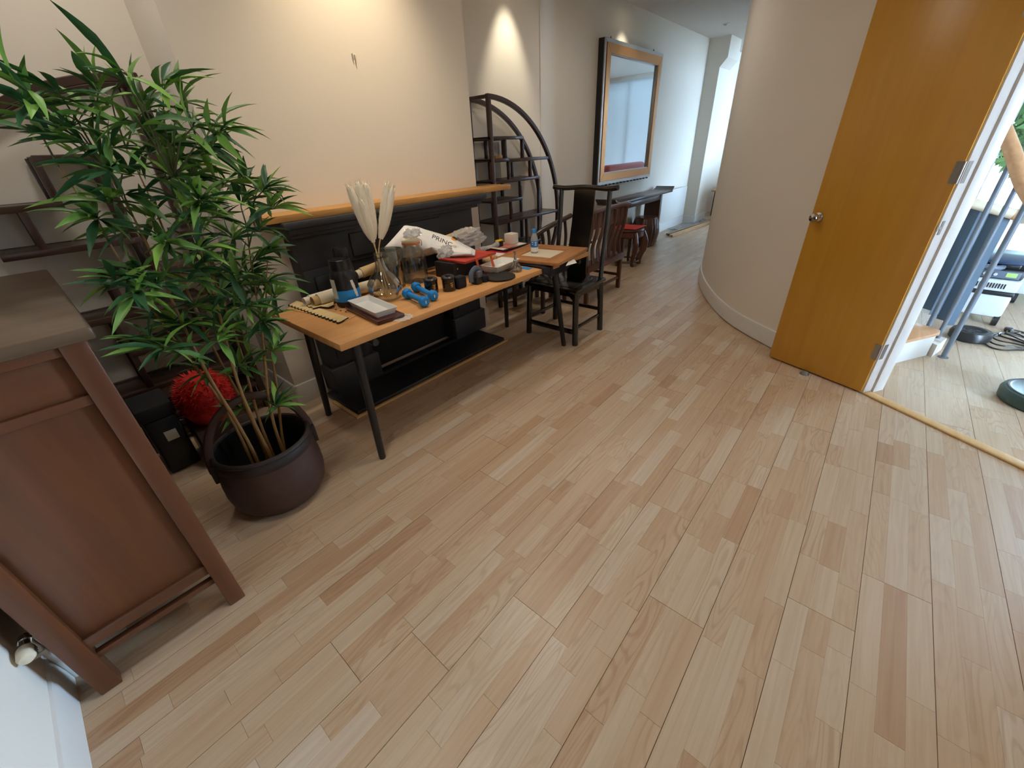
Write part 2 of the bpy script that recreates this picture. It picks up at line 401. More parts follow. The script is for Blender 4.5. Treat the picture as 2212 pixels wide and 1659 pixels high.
CEIL = 3.03
ALC, WALL, CHY, CX0, CX1 = 3.215, 3.20, 2.77, 0.835, 2.775
PIER = 9.26
ENDX = 12.0

def wallbox(name, label, *b, m='plaster', bev=0):
    return struct(MB().box(*b).build(name, M[m], bevel=bev), label, 'wall')
def slab2(name, label, p, q, t, z0, z1, m='plaster'):
    """upright slab from p to q on plan, thickness t to the right of p->q"""
    p = Vector((p[0], p[1], 0)); q = Vector((q[0], q[1], 0)); d = (q - p).normalized(); n = Vector((d.y, -d.x, 0)) * t
    b = MB().prism([(p.x, p.y), (q.x, q.y), ((q + n).x, (q + n).y), ((p + n).x, (p + n).y)], z1 - z0, Matrix.Translation((0, 0, z0)))
    return struct(b.build(name, M[m]), label, 'wall')

# --- long wall, alcoves, chimney breast
wallbox('wall_left', 'long cream plaster wall behind the display shelves and chimney breast', -0.7, 4.30, ALC, ALC + 0.2, 0, CEIL)
wallbox('wall_hall', 'cream plaster wall carrying the big framed mirror', 4.30, 14.0, WALL, WALL + 0.25, 0, CEIL)
wallbox('wall_chimney', 'projecting cream chimney breast above the dark fireplace', CX0, CX1, CHY, ALC, 0, CEIL)
wallbox('wall_end', 'pale end wall at the left beside the wooden cabinet', -0.7, -0.5, -3.2, ALC + 0.2, 0, CEIL)
b = MB().box(ENDX, ENDX + 0.2, 1.75, 3.4, 0, CEIL).box(ENDX, ENDX + 0.2, -0.8, -0.55, 0, CEIL).box(ENDX, ENDX + 0.2, -0.55, 1.75, 0, 0.25).box(ENDX, ENDX + 0.2, -0.55, 1.75, 2.95, CEIL)
struct(b.build('wall_far', M['plaster']), 'bluish daylit end wall at the far end of the hall', 'wall')
# pier with a corbelled head
y0 = 2.955
poly = [(WALL, 0), (y0, 0), (y0, 2.60), (2.845, 2.73), (2.845, CEIL), (WALL, CEIL)]
b = MB().prism(poly, 0.62, frame((PIER, 0, 0), (0, 1, 0), (0, 0, 1), (1, 0, 0)))
struct(b.build('wall_pier', M['plaster']), 'narrow plaster pier with a corbelled head at the end of the hall', 'wall')
# back wall with a window, behind the camera
wallbox('wall_back', 'plain wall behind the viewer', -0.7, 1.95, -3.2, -3.0, 0, CEIL)
# doorway wall (runs diagonally), opening 1.3 m wide
A = Vector((3.2, -0.25, 0)); D = Vector((-0.53, -0.848, 0)).normalized(); NN = Vector((0.848, -0.53, 0)).normalized()
OPEN = 1.3
def dw(s, t): return A + D * s + NN * t
def dslab(name, label, s0, s1, t0, t1, z0, z1, m):
    P = [dw(s0, t0), dw(s1, t0), dw(s1, t1), dw(s0, t1)]
    return MB().prism([(p.x, p.y) for p in P], z1 - z0, Matrix.Translation((0, 0, z0)))
struct(dslab('', '', OPEN + 0.03, 3.3, 0, 0.16, 0, CEIL, '').build('wall_right', M['plaster']), 'wall on the near side of the open doorway', 'wall')
struct(dslab('', '', -0.03, OPEN + 0.03, 0, 0.16, 2.17, CEIL, '').build('wall_header', M['plaster']), 'wall above the doorway', 'wall')
tr = struct(dslab('', '', -0.03, 0.0, 0.0, 0.165, 0, 2.17, '').build('trim_1', M['white_gloss'], bevel=0.003), 'white door frame post beside the open wooden door', 'door frame')
dslab('', '', -0.001, 0.014, 0.07, 0.165, 0, 2.13, '').build('door_stop_bead', M['white_gloss'], tr, bevel=0.002)
struct(dslab('', '', OPEN, OPEN + 0.03, 0.0, 0.165, 0, 2.17, '').build('trim_2', M['white_gloss'], bevel=0.003), 'white door frame post on the near side of the doorway', 'door frame')
struct(dslab('', '', 0, OPEN, 0.0, 0.165, 2.14, 2.17, '').build('trim_3', M['white_gloss'], bevel=0.003), 'white door frame head', 'door frame')
# threshold strip: two rounded battens
b = dslab('', '', 0.005, OPEN - 0.005, -0.01, 0.055, 0.0, 0.012, '')
struct(b.build('trim_4', M['threshold_oak'], bevel=0.005, seg=3), 'pale oak threshold strip across the doorway', 'threshold')

# --- curved wall
cp = [(3.225, -0.235), (3.38, 0.0), (3.62, 0.36), (4.03, 0.825), (4.68, 1.235), (5.40, 1.535), (5.9, 1.60), (6.35, 1.50), (6.75, 1.2), (7.0, 0.75), (7.05, 0.2)]
inner = [Vector((p[0], p[1], 0)) for p in cp]; inner = crv(inner, 10)
def offs(path, d):
    out = []
    for i, p in enumerate(path):
        t = (path[min(i + 1, len(path) - 1)] - path[max(i - 1, 0)]).normalized(); out.append(p + Vector((-t.y, t.x, 0)) * d)
    return out
def ribbon(path, d0, profile_z, name, m, parent=None, smooth=True):
    """sweep of a (offset, z) closed profile along the plan path"""
    b = MB(); k = len(profile_z); vs = []
    for i, p in enumerate(path):
        t = (path[min(i + 1, len(path) - 1)] - path[max(i - 1, 0)]).normalized(); nrm = Vector((-t.y, t.x, 0))
        for (o, z) in profile_z: vs.append(p + nrm * o + Vector((0, 0, z)))
    fs = [(i * k + j, (i + 1) * k + j, (i + 1) * k + (j + 1) % k, i * k + (j + 1) % k) for i in range(len(path) - 1) for j in range(k)]
    fs += [tuple(range(k)), tuple(reversed(range((len(path) - 1) * k, len(path) * k)))]
    b.add(vs, fs); return b.build(name, m, parent, smooth=smooth, angle=35)
wc = ribbon(inner, 0, [(0, 0), (0, CEIL), (-0.14, CEIL), (-0.14, 0)], 'wall_curved', M['plaster'])
struct(wc, 'smoothly curving cream plaster wall behind the open door', 'wall')
bb = [(0, 0.012), (0.016, 0.012), (0.016, 0.125), (0.010, 0.142), (0.0, 0.146)]
struct(ribbon(inner[4:], 0, bb, 'baseboard_curved', M['white_gloss']), 'white bent skirting board along the curved wall', 'baseboard')
wallbox('wall_divider', 'wall between the stair room and the hall', 7.0, 7.15, -0.62, 0.3, 0, CEIL)
# --- baseboards
def skirt(name, label, p, q, t=0.016, h=0.15):
    p = Vector((p[0], p[1], 0)); q = Vector((q[0], q[1], 0))
    return struct(ribbon([p, q], 0, [(0, 0), (t, 0), (t, h - 0.02), (t - 0.006, h - 0.004), (0, h)], name, M['white_gloss']), label, 'baseboard')
skirt('baseboard_chimney', 'white skirting on the chimney breast left of the fireplace', (1.035, CHY), (CX0, CHY))
skirt('baseboard_chimney', 'white skirting on the chimney breast right of the fireplace', (CX1, CHY), (2.59, CHY))
skirt('baseboard_return', 'white skirting on the right return of the chimney breast', (CX1, ALC), (CX1, CHY - 0.016))
skirt('baseboard_return', 'white skirting on the left return of the chimney breast', (CX0, CHY - 0.016), (CX0, ALC))
skirt('baseboard_left', 'white skirting in the left alcove', (CX0, ALC), (-0.5, ALC))
skirt('baseboard_left', 'white skirting in the right alcove', (4.30, ALC), (CX1, ALC))
skirt('baseboard_hall', 'white skirting under the mirror wall', (PIER, WALL), (4.30, WALL))
skirt('baseboard_pier', 'white skirting around the front of the pier', (PIER + 0.62, y0), (PIER, y0))
skirt('baseboard_pier', 'white skirting on the shaded side of the pier', (PIER, y0 - 0.016), (PIER, WALL))
skirt('baseboard_far', 'white skirting along the far end wall', (ENDX, -0.6), (ENDX, 3.2))
skirt('baseboard_end', 'white skirting along the end wall by the cabinet', (-0.5, ALC), (-0.5, -3.0), t=0.014, h=0.14)

# --- ceiling
struct(MB().box(-0.7, 14, -5.2, 3.6, CEIL, CEIL + 0.2).build('ceiling', M['ceiling_paint']), 'plain white ceiling with recessed spotlights', 'ceiling')

# --- windows
def window(name, label, axis, at, u0, u1, z0, z1, nu, inward, t=0.06, bars=1):
    """glazed opening in a wall plane: frame, mullions and one pane per bay"""
    t_ = bpy.data.objects.new(name, None); COL.objects.link(t_); t_.location = (at, (u0 + u1) / 2, z0) if axis == 'x' else ((u0 + u1) / 2, at, z0)
    BASE[t_.name] = Vector(t_.location); struct(t_, label, 'window')
    def bx(a, b_, c, d, th):
        return MB().box(at - th, at + th, a, b_, c, d) if axis == 'x' else MB().box(a, b_, at - th, at + th, c, d)
    for (a, b_, c, d) in ((u0, u1, z0, z0 + t), (u0, u1, z1 - t, z1), (u0, u0 + t, z0, z1), (u1 - t, u1, z0, z1)):
        bx(a, b_, c, d, 0.035).build('frame_rail', M['white_gloss'], t_)
    for i in range(1, nu):
        u = u0 + (u1 - u0) * i / nu; bx(u - 0.025, u + 0.025, z0 + t, z1 - t, 0.03).build('mullion', M['white_gloss'], t_)
    for i in range(nu):
        a = u0 + (u1 - u0) * i / nu; c = u0 + (u1 - u0) * (i + 1) / nu
        bx(a + 0.02, c - 0.02, z0 + 0.03, z1 - 0.03, 0.003).build('pane', M['window_pane'], t_)
    return t_
window('window_1', 'tall glazing of the stair room looking out to greenery', 'x', 7.05, -4.9, -0.62, 0.12, 2.85, 3, -1)
b = MB().box(7.0, 7.15, -5.2, -0.62, 2.85, CEIL).box(7.0, 7.15, -5.2, -0.62, 0, 0.12).box(7.0, 7.15, -5.2, -4.9, 0, CEIL)
struct(b.build('wall_window', M['plaster']), 'wall around the stair room glazing', 'wall')
window('window_2', 'hall window out of sight that lights the far wall', 'y', -0.66, 8.9, 11.9, 0.4, 2.8, 3, 1)
b = MB().box(7.15, ENDX, -0.76, -0.6, 0, 0.4).box(7.15, ENDX, -0.76, -0.6, 2.8, CEIL).box(7.15, 8.9, -0.76, -0.6, 0, CEIL).box(11.9, ENDX, -0.76, -0.6, 0, CEIL)
struct(b.build('wall_hallwindow', M['plaster']), 'wall around the hall window', 'wall')
w3 = window('added_window', 'added hall end window with a translucent white blind that brightens the mirror reflection', 'x', ENDX + 0.12, -0.55, 1.75, 0.25, 2.95, 3, -1)  # window and blind added so the mirror reflects a pale bright surface
bl_ = bpy.data.materials.new('glow_blind'); bl_.use_nodes = True; nt_ = bl_.node_tree; pb = nt_.nodes['Principled BSDF']; pb.inputs['Base Color'].default_value = lin(205, 214, 218); pb.inputs['Roughness'].default_value = 0.8
tl_ = nt_.nodes.new('ShaderNodeBsdfTranslucent'); tl_.inputs[0].default_value = (0.030, 0.030, 0.030, 1); ad_ = nt_.nodes.new('ShaderNodeAddShader')
nt_.links.new(pb.outputs[0], ad_.inputs[0]); nt_.links.new(tl_.outputs[0], ad_.inputs[1]); nt_.links.new(ad_.outputs[0], nt_.nodes['Material Output'].inputs[0]); M['glow_blind'] = bl_
MB().add([(ENDX + 0.04, -0.56, 0.24), (ENDX + 0.04, 1.76, 0.24), (ENDX + 0.04, 1.76, 2.96), (ENDX + 0.04, -0.56, 2.96)], [(0, 1, 2, 3)]).build('added_glow_blind', M['glow_blind'], w3)
wallbox('wall_stair', 'far side wall of the stair room', 1.5, 7.15, -5.3, -5.1, 0, CEIL)

# --- floor: three-strip boards along x
rng = random.Random(7)
SW = 0.0675
fl = MB().box(-0.7, 13.0, -5.2, 3.4, -0.12, -0.004).build('floor', M['floor_gap'])
struct(fl, 'pale ash three-strip wooden floor running along the room', 'floor')
strips = []
JOINT = {-1: 1.611, 0: 0.683 + 5, 2: 1.009, 4: 0.683, 5: 0.345}
def in_room(x, y):
    if y > 3.3 or x < -0.55: return False
    return True
for k in range(-12, 19):
    yb = -0.354 + 0.2025 * k
    if yb > 3.25: continue
    r = random.Random(100 + k)
    x = -0.55 - r.uniform(0, 2.1)
    joints = []
    if k in JOINT:
        x = JOINT[k]
        while x > -0.55: x -= 2.18
    while x < ENDX: joints.append(x); x += 2.18
    xmax = 7.0 if yb < -0.7 else ENDX
    for ji, j in enumerate(joints):
        x0b, x1b = j, min(j + 2.18, xmax)
        if x1b <= x0b: continue
        for s in range(3):
            ya = yb + s * SW + (0.0009 if s == 0 else 0.00015); yc = yb + (s + 1) * SW - (0.0009 if s == 2 else 0.00015)
            if ya > 3.25: continue
            xs = x0b
            first = True
            while xs < x1b - 0.01:
                ln = r.uniform(0.16, 0.62)
                xe = min(xs + ln, x1b)
                if x1b - xe < 0.1: xe = x1b
                a = max(xs, -0.55); e = xe
                if e - a > 0.01:
                    t0 = min(max(r.gauss(0.54, 0.21), 0.0), 1.0)
                    if ya < -0.45 and a > 2.6: t0 = 0.72 + 0.28 * t0  # paler stair room strips: sanding dust and daylight both put into the tint
                    strips.append((a + 0.0004, e - (0.0012 if xe == x1b else 0.0003), ya, yc, t0, r.random(), r.random() ** 2.2))
                xs = xe
def scr_area(s):
    q = [proj((s[0], s[2], 0)), proj((s[1], s[2], 0)), proj((s[1], s[3], 0)), proj((s[0], s[3], 0))]
    if any(c is None for c in q): 
        return 0
    c = (sum(p[0] for p in q) / 4, sum(p[1] for p in q) / 4)
    if not (-60 < c[0] < 2272 and -60 < c[1] < 1720): return 0
    a = 0
    for i in range(4): a += q[i][0] * q[(i + 1) % 4][1] - q[(i + 1) % 4][0] * q[i][1]
    return abs(a) / 2
strips.sort(key=lambda s: -scr_area(s))
def strip_mesh(lst, name):
    vs = []; fs = []; cols = []
    for (x0_, x1_, y0_, y1_, a, b_, c) in lst:
        o = len(vs); dz = -0.0002 * b_
        vs += [(x0_, y0_, -0.004), (x1_, y0_, -0.004), (x1_, y1_, -0.004), (x0_, y1_, -0.004), (x0_, y0_, dz), (x1_, y0_, dz), (x1_, y1_, dz), (x0_, y1_, dz)]
        fs += [tuple(o + i for i in f) for f in ((0, 3, 2, 1), (4, 5, 6, 7), (0, 1, 5, 4), (1, 2, 6, 5), (2, 3, 7, 6), (3, 0, 4, 7))]
        cols += [a, b_, c, 1.0] * 6
    me = bpy.data.meshes.new(name); me.from_pydata(vs, [], fs)
    at = me.attributes.new('tint', 'FLOAT_COLOR', 'FACE'); at.data.foreach_set('color', cols)
    me.materials.append(M['floor_strip'])
    o = bpy.data.objects.new(name, me); COL.objects.link(o); o.parent = fl
    return o
for s in strips[:300]: strip_mesh([s], 'floor_strip')
rest = strip_mesh(strips[300:], 'floor_strips_remaining'); rest['kind'] = 'stuff'

# --- door, opened back against the curved wall
HG = Vector((3.19, -0.24, 0)); LK = Vector((3.435, 0.351, 0)); U = (LK - HG).normalized(); FN = Vector((-U.y, U.x, 0))   # face normal into the room
DW = (LK - HG).length
dr = bpy.data.objects.new('door_1', None); COL.objects.link(dr); dr.location = HG; BASE[dr.name] = HG.copy()
struct(dr, 'open flush door in orange-brown veneer with a chrome knob', 'door')
def dpt(u, t, z): return HG + U * u + FN * t + Vector((0, 0, z))
def drbox(u0, u1, t0, t1, z0, z1):
    P = [dpt(u0, t0, 0), dpt(u1, t0, 0), dpt(u1, t1, 0), dpt(u0, t1, 0)]
    return MB().prism([(p.x, p.y) for p in P], z1 - z0, Matrix.Translation((0, 0, z0)))
drbox(0.004, DW, -0.042, 0.0, 0.012, 2.12).build('door_leaf', M['door_veneer'], dr, bevel=0.0015)
kx = frame(dpt(DW - 0.045, 0, 1.035), U, Vector((0, 0, 1)), FN)
kp = [(0.0, 0.0), (0.027, 0.0), (0.027, 0.006), (0.013, 0.009), (0.010, 0.030), (0.018, 0.036), (0.027, 0.046), (0.028, 0.056), (0.022, 0.066), (0.0, 0.070)]
kb = MB().lathe(kp, 24, (0, 0, 0)); kb.v = [kx @ v for v in kb.v]; kb.build('knob', M['chrome'], dr, smooth=True)
for z in (0.30, 1.30, 1.95):
    h = drbox(0.004, 0.034, -0.0012, 0.0016, z - 0.05, z + 0.05).build('hinge', M['brushed_steel'], dr)
    MB().tube([dpt(0.0, 0.004, z - 0.05), dpt(0.0, 0.004, z + 0.05)], 0.006, 10).build('pin', M['brushed_steel'], h, smooth=True)
    P = [dw(-0.0005, 0.006), dw(0.002, 0.006), dw(0.002, 0.036), dw(-0.0005, 0.036)]
    MB().prism([(p.x, p.y) for p in P], 0.1, Matrix.Translation((0, 0, z - 0.05))).build('leaf_plate', M['brushed_steel'], h)
P = [dw(-0.0005, 0.012), dw(0.003, 0.012), dw(0.003, 0.03), dw(-0.0005, 0.03)]
k = MB().prism([(p.x, p.y) for p in P], 0.07, Matrix.Translation((0, 0, 1.0)))
P = [dw(0.002, -0.02), dw(0.006, -0.02), dw(0.006, 0.02), dw(0.002, 0.02)]
k.prism([(p.x, p.y) for p in P], 0.012, Matrix.Translation((0, 0, 1.03)))
k.build('latch_plate', M['brushed_steel'], tr)
# floor door stop
p = PZ(1737, 808); t = MB()
t.lathe([(0.0, 0.024), (0.016, 0.022), (0.026, 0.012), (0.029, 0.0)], 20, (p.x, p.y, 0)); 
o = t.build('door_stop', M['stop_rubber'], base=(p.x, p.y, 0), smooth=True); tag(o, 'small grey domed door stop on the floor at the foot of the door', 'door stop')

# ================================================================== lamps
WARM = (1.0, 0.80, 0.52); SOFT = (1.0, 0.92, 0.82)
G = 'recessed ceiling spotlights'
downlight('ceiling_spotlight', (1.80, 2.33, CEIL), (1.80, 2.77, 1.75), 56, 92, 1.0, WARM, label='recessed spotlight washing the chimney breast with warm light', group=G)
downlight('ceiling_spotlight', (3.78, 2.93, CEIL), (3.78, 3.20, 1.8), 55, 54, 0.8, (1, .90, .68), label='recessed spotlight above the right display shelf', group=G)
downlight('ceiling_spotlight', (0.52, 2.62, CEIL), (0.30, 2.95, 1.2), 30, 130, 1.0, SOFT, 0.1, label='recessed spotlight above the left alcove', group=G)
downlight('ceiling_spotlight', (6.05, 2.88, CEIL), (6.05, 3.2, 2.1), 25, 64, 0.7, (1, .90, .68), label='recessed spotlight above the big mirror', group=G)
downlight('ceiling_spotlight', (8.41, 2.69, CEIL), (8.41, 2.6, 0), 10, 90, 0.8, SOFT, label='unlit recessed spotlight in the hall ceiling near the pier', group=G, on=False)
for i, (x, y, e) in enumerate(((0.2, 1.2, 36), (1.95, 1.45, 52), (1.6, -1.2, 52), (4.4, 2.1, 40))):  # very wide fill lamps added for the general brightness of the room
    downlight('ceiling_spotlight', (x, y, CEIL), (x, y, 0), e, 172, 1.0, SOFT, 0.12,
              ('added fill lamp over the cabinet end of the room', 'added fill lamp in the middle of the room ceiling', 'added fill lamp above the viewer', 'added fill lamp over the wooden chairs')[i], G)

# ================================================================== cabinet by the end wall
cx0, cx1, cy0, cy1, ch = -0.435, 0.010, 1.50, 2.60, 1.155
t = thing('side_cabinet', 'tall reddish-brown wooden cabinet with panelled end by the left wall', 'cabinet', (cx0, cy0, 0))
def P(name, mt, *b, bev=0.004, par=None): return MB().box(*b).build(name, M[mt], par or t, bevel=bev)
for (x, y) in ((cx0, cy0), (cx1 - 0.056, cy0), (cx0, cy1 - 0.056), (cx1 - 0.056, cy1 - 0.056)):
    P('corner_post', 'cabinet_wood', x, x + 0.056, y, y + 0.056, 0, ch - 0.035)
MB().box(cx0 - 0.03, cx1 + 0.022, cy0 - 0.02, cy1 + 0.03, ch - 0.035, ch).build('top', M['cabinet_top'], t, bevel=0.008)
for y in (cy0 + 0.008, cy1 - 0.045):
    P('top_rail', 'cabinet_wood_x', cx0 + 0.05, cx1 - 0.05, y, y + 0.036, ch - 0.065, ch - 0.035)
    P('middle_rail', 'cabinet_wood_x', cx0 + 0.05, cx1 - 0.05, y, y + 0.036, 0.945, 0.975)
    P('bottom_rail', 'cabinet_wood_x', cx0 + 0.05, cx1 - 0.05, y, y + 0.036, 0.195, 0.240)
    P('stretcher', 'cabinet_wood_x', cx0 + 0.05, cx1 - 0.05, y + 0.006, y + 0.030, 0.135, 0.160)
P('upper_end_panel', 'cabinet_wood_x', cx0 + 0.05, cx1 - 0.05, cy0 + 0.022, cy0 + 0.034, 0.97, ch - 0.06, bev=0.001)
P('lower_end_panel', 'cabinet_wood', cx0 + 0.05, cx1 - 0.05, cy0 + 0.022, cy0 + 0.034, 0.235, 0.95, bev=0.001)
P('back_end_panel', 'cabinet_wood', cx0 + 0.05, cx1 - 0.05, cy1 - 0.034, cy1 - 0.022, 0.235, ch - 0.06, bev=0.001)
P('back_panel', 'cabinet_wood', cx0 + 0.01, cx0 + 0.02, cy0 + 0.05, cy1 - 0.05, 0.2, ch - 0.04, bev=0.001)
P('bottom_board', 'cabinet_wood_x', cx0 + 0.02, cx1 - 0.02, cy0 + 0.03, cy1 - 0.03, 0.20, 0.215, bev=0.001)
for i in range(2):
    a = cy0 + 0.06 + i * 0.49; d_ = P('door', 'cabinet_wood', cx1 - 0.030, cx1 - 0.010, a, a + 0.485, 0.245, 0.94, bev=0.003)
    yk = a + (0.44 if i == 0 else 0.045); MB().tube([(cx1 - 0.012, yk, 0.6), (cx1 + 0.004, yk, 0.6)], 0.014, 12).build('pull', M['brass'], d_, smooth=True)
    d_ = P('drawer', 'cabinet_wood', cx1 - 0.030, cx1 - 0.010, a, a + 0.485, 0.98, ch - 0.07, bev=0.003)
    MB().tube([(cx1 - 0.012, a + 0.24, 1.03), (cx1 + 0.004, a + 0.24, 1.03)], 0.012, 12).build('pull', M['brass'], d_, smooth=True)

# radiator valve and pipe on the end wall beside the cabinet
t = thing('pipe_valve', 'cream radiator valve and pipe on the end wall beside the cabinet leg', 'valve', (-0.478, 1.60, 0))
hd = MB().lathe([(0.0, 0), (0.017, 0), (0.020, 0.008), (0.020, 0.040), (0.015, 0.050), (0, 0.052)], 18, (-0.474, 1.545, 0.30), ax=Matrix.Rotation(PI / 2, 3, 'X')).build('valve_head', M['cream_paper'], t, smooth=True)
for i in range(3): MB().box(-0.4535, -0.4525, 1.507 + 0.010 * i, 1.511 + 0.010 * i, 0.292, 0.308).build('number_mark', M['ink'], hd)
MB().tube([(-0.474, 1.545, 0.30), (-0.474, 1.60, 0.30)], 0.012, 12).build('valve_body', M['chrome'], t, smooth=True)
MB().tube([(-0.474, 1.575, 0.30), (-0.474, 1.588, 0.30)], 0.016, 6).build('nut', M['chrome'], t)
MB().tube(crv([(-0.474, 1.59, 0.305), (-0.474, 1.60, 0.26), (-0.476, 1.625, 0.15), (-0.478, 1.65, 0.06), (-0.478, 1.655, 0.0)], 6), 0.009, 10).build('pipe', M['radiator_white'], t, smooth=True)
MB().box(-0.4995, -0.464, 1.598, 1.622, 0.20, 0.215).build('pipe_clip', M['radiator_white'], t, bevel=0.002)

# ================================================================== moon-shaped display shelves
def moon_shelf(name, label, xp, sg, yf, yb, zc, rx, rz, shelves, ups, zbot=0.06):
    t = thing(name, label, 'display shelf', (xp, yf, 0))
    X = lambda d: xp + sg * d
    for y in (yf, yb): MB().box(min(X(0), X(0.042)), max(X(0), X(0.042)), y - 0.017, y + 0.017, 0, zc + rz).build('post', M['rosewood'], t, bevel=0.005)
    for y in (yf, yb):
        pts = []
        for i in range(49):
            a = PI / 2 - (PI * 0.86) * i / 48
            zz = zc + (rz if a > 0 else zc - 0.06) * math.sin(a)
            pts.append((X(rx * math.cos(a)), y, zz - 0.014))
        b = MB(); vs = []; k = len(pts)
        for i, p in enumerate(pts):
            q0 = Vector(pts[max(i - 1, 0)]); q1 = Vector(pts[min(i + 1, k - 1)]); d = (q1 - q0).normalized(); n_ = Vector((-d.z, 0, d.x))
            for (o, w_) in ((0.019, -0.019), (0.019, 0.019), (-0.019, 0.019), (-0.019, -0.019)): vs.append(Vector(p) + n_ * o + Vector((0, w_, 0)))
        fs = [(i * 4 + j, i * 4 + (j + 1) % 4, i * 4 + 4 + (j + 1) % 4, i * 4 + 4 + j) for i in range(k - 1) for j in range(4)] + [(0, 1, 2, 3), (k * 4 - 1, k * 4 - 2, k * 4 - 3, k * 4 - 4)]
        b.add(vs, fs).build('curved_rail', M['rosewood_x'], t, bevel=0.004, seg=1)
    MB().box(min(X(0), X(0.03)), max(X(0), X(0.03)), yf, yb, zc + rz - 0.028, zc + rz).build('top_rail', M['rosewood'], t, bevel=0.004)
    a = math.asin(0.8)
    def edge(z):
        s = (z - zc) / rz if z > zc else (z - zc) / (zc - 0.06); return rx * math.sqrt(max(0.0, 1 - s * s)) - 0.012
    for (z, a_, b_) in shelves:
        if b_ is None: b_ = edge(z)
        u0, u1 = sorted((X(a_), X(b_)))
        s_ = MB().box(u0, u1, yf + 0.01, yb - 0.01, z - 0.006, z + 0.004).build('shelf_board', M['rosewood_x'], t, bevel=0.001)
        for y in (yf, yb): MB().box(u0, u1, y - 0.015, y + 0.015, z - 0.022, z + 0.007).build('shelf_rail', M['rosewood_x'], s_, bevel=0.003)
        for u in (u0, u1 - 0.02): MB().box(u, u + 0.02, yf, yb, z - 0.014, z + 0.005).build('shelf_rail', M['rosewood'], s_, bevel=0.003)
    for (d, z0, z1) in ups:
        for y in (yf, yb): MB().box(min(X(d), X(d + 0.030)), max(X(d), X(d + 0.030)), y - 0.014, y + 0.014, z0, z1).build('upright', M['rosewood'], t, bevel=0.003)
    u0, u1 = sorted((X(0), X(rx * 0.62)))
    for y in (yf, yb): MB().box(u0, u1, y - 0.014, y + 0.014, zbot, zbot + 0.05).build('base_rail', M['rosewood_x'], t, bevel=0.004)
    for d in (0.0, rx * 0.6):
        for y in (yf, yb): MB().box(min(X(d), X(d + 0.04)), max(X(d), X(d + 0.04)), y - 0.016, y + 0.016, 0, zbot + 0.05).build('foot', M['rosewood'], t, bevel=0.004)
    return t
moon_shelf('display_shelf', 'dark wooden quarter-round display shelf in the alcove right of the fireplace', 3.135, 1, 2.92, 3.17, 0.85, 1.10, 1.08,
    [(1.61, 0, 0.48), (1.43, 0, 0.26), (1.42, 0.25, None), (1.245, 0, 0.74), (1.07, 0, 0.44), (0.875, 0, None), (0.60, 0, 0.8), (0.32, 0, None)],
    [(0.20, 1.42, 1.61), (0.46, 1.42, 1.61), (0.24, 1.245, 1.42), (0.58, 1.245, 1.42), (0.41, 1.07, 1.245), (0.72, 0.32, 1.245), (0.25, 0.875, 1.07), (0.50, 0.32, 0.875)])
moon_shelf('display_shelf', 'dark wooden quarter-round display shelf in the left alcove behind the bamboo', 0.70, -1, 2.95, 3.19, 0.85, 1.09, 1.05,
    [(1.57, 0.28, 0.51), (1.38, 0.49, None), (1.19, 0.26, 0.78), (1.19, 0, 0.10), (1.02, 0.0, 0.46), (0.83, 0.10, None), (0.62, 0, 0.55), (0.40, 0, None), (0.20, 0, 0.8)],
    [(0.49, 1.38, 1.57), (0.28, 1.19, 1.57), (0.62, 1.19, 1.38), (0.26, 1.02, 1.19), (0.46, 0.83, 1.02), (0.14, 0.62, 0.83), (0.53, 0.40, 0.83), (0.3, 0.2, 0.4)])
p = PY(1072, 342, 3.0)
o = MB().box(p.x - 0.05, p.x + 0.05, p.y - 0.04, p.y + 0.04, 1.4345, 1.462).build('wooden_block', M['mantel_oak'], base=(p.x, p.y, 1.4345), bevel=0.003)
tag(o, 'small honey-coloured wooden block on the right display shelf', 'block')

# ================================================================== things on the floor of the left alcove
t = thing('black_case', 'upright black case with a pale label beside the cabinet', 'case', (0.10, 2.74, 0))
MB().box(0.025, 0.175, 2.63, 2.86, 0.0, 0.34).build('body', M['black_plastic'], t, bevel=0.015)
MB().box(0.018, 0.182, 2.622, 2.868, 0.34, 0.42).build('lid', M['black_matte'], t, bevel=0.012)
MB().box(0.085, 0.14, 2.6275, 2.6305, 0.20, 0.26).build('paper_label', M['cream_paper'], t)
t = thing('low_crate', 'low dark wooden crate under the red cushion', 'crate', (0.34, 2.64, 0))
MB().box(0.20, 0.48, 2.50, 2.78, 0.02, 0.24).build('body', M['rosewood_x'], t, bevel=0.006)
for x in (0.205, 0.445):
    for y in (2.505, 2.745): MB().box(x, x + 0.03, y, y + 0.03, 0, 0.03).build('foot', M['rosewood'], t)
# red tufted pouf
t = thing('red_cushion', 'shaggy bright red cushion on the low crate behind the basket', 'cushion', (0.33, 2.63, 0.241))
def fl_(a, z): return 1 + 0.05 * noise.noise(Vector((math.cos(a) * 4, math.sin(a) * 4, z * 16)))
MB().lathe([(r_ * 0.68, z_ * 0.75) for r_, z_ in ((0.0, 0.0), (0.15, 0.0), (0.18, 0.06), (0.19, 0.16), (0.17, 0.27), (0.11, 0.34), (0.0, 0.36))], 32, (0, 0, 0), mod=fl_).build('body', M['red_velvet'], t, smooth=True, local=True)
b = MB(); r = random.Random(3)
for i in range(900):
    a = r.uniform(0, 2 * PI); z = r.uniform(0.08, 0.35); rad = 0.19 if z < 0.2 else 0.19 - (z - 0.2) ** 2 * 4.5
    q = Vector((0.66 * rad * math.cos(a), 0.66 * rad * math.sin(a), 0.75 * z)); e = q + Vector((math.cos(a) * 0.025, math.sin(a) * 0.025, r.uniform(-0.01, 0.03)))
    s_ = Vector((-math.sin(a), math.cos(a), 0)) * 0.006; b.add([q - s_, q + s_, e], [(0, 1, 2)])
f_ = b.build('tufts', M['red_velvet'], t, local=True); f_['kind'] = 'stuff'

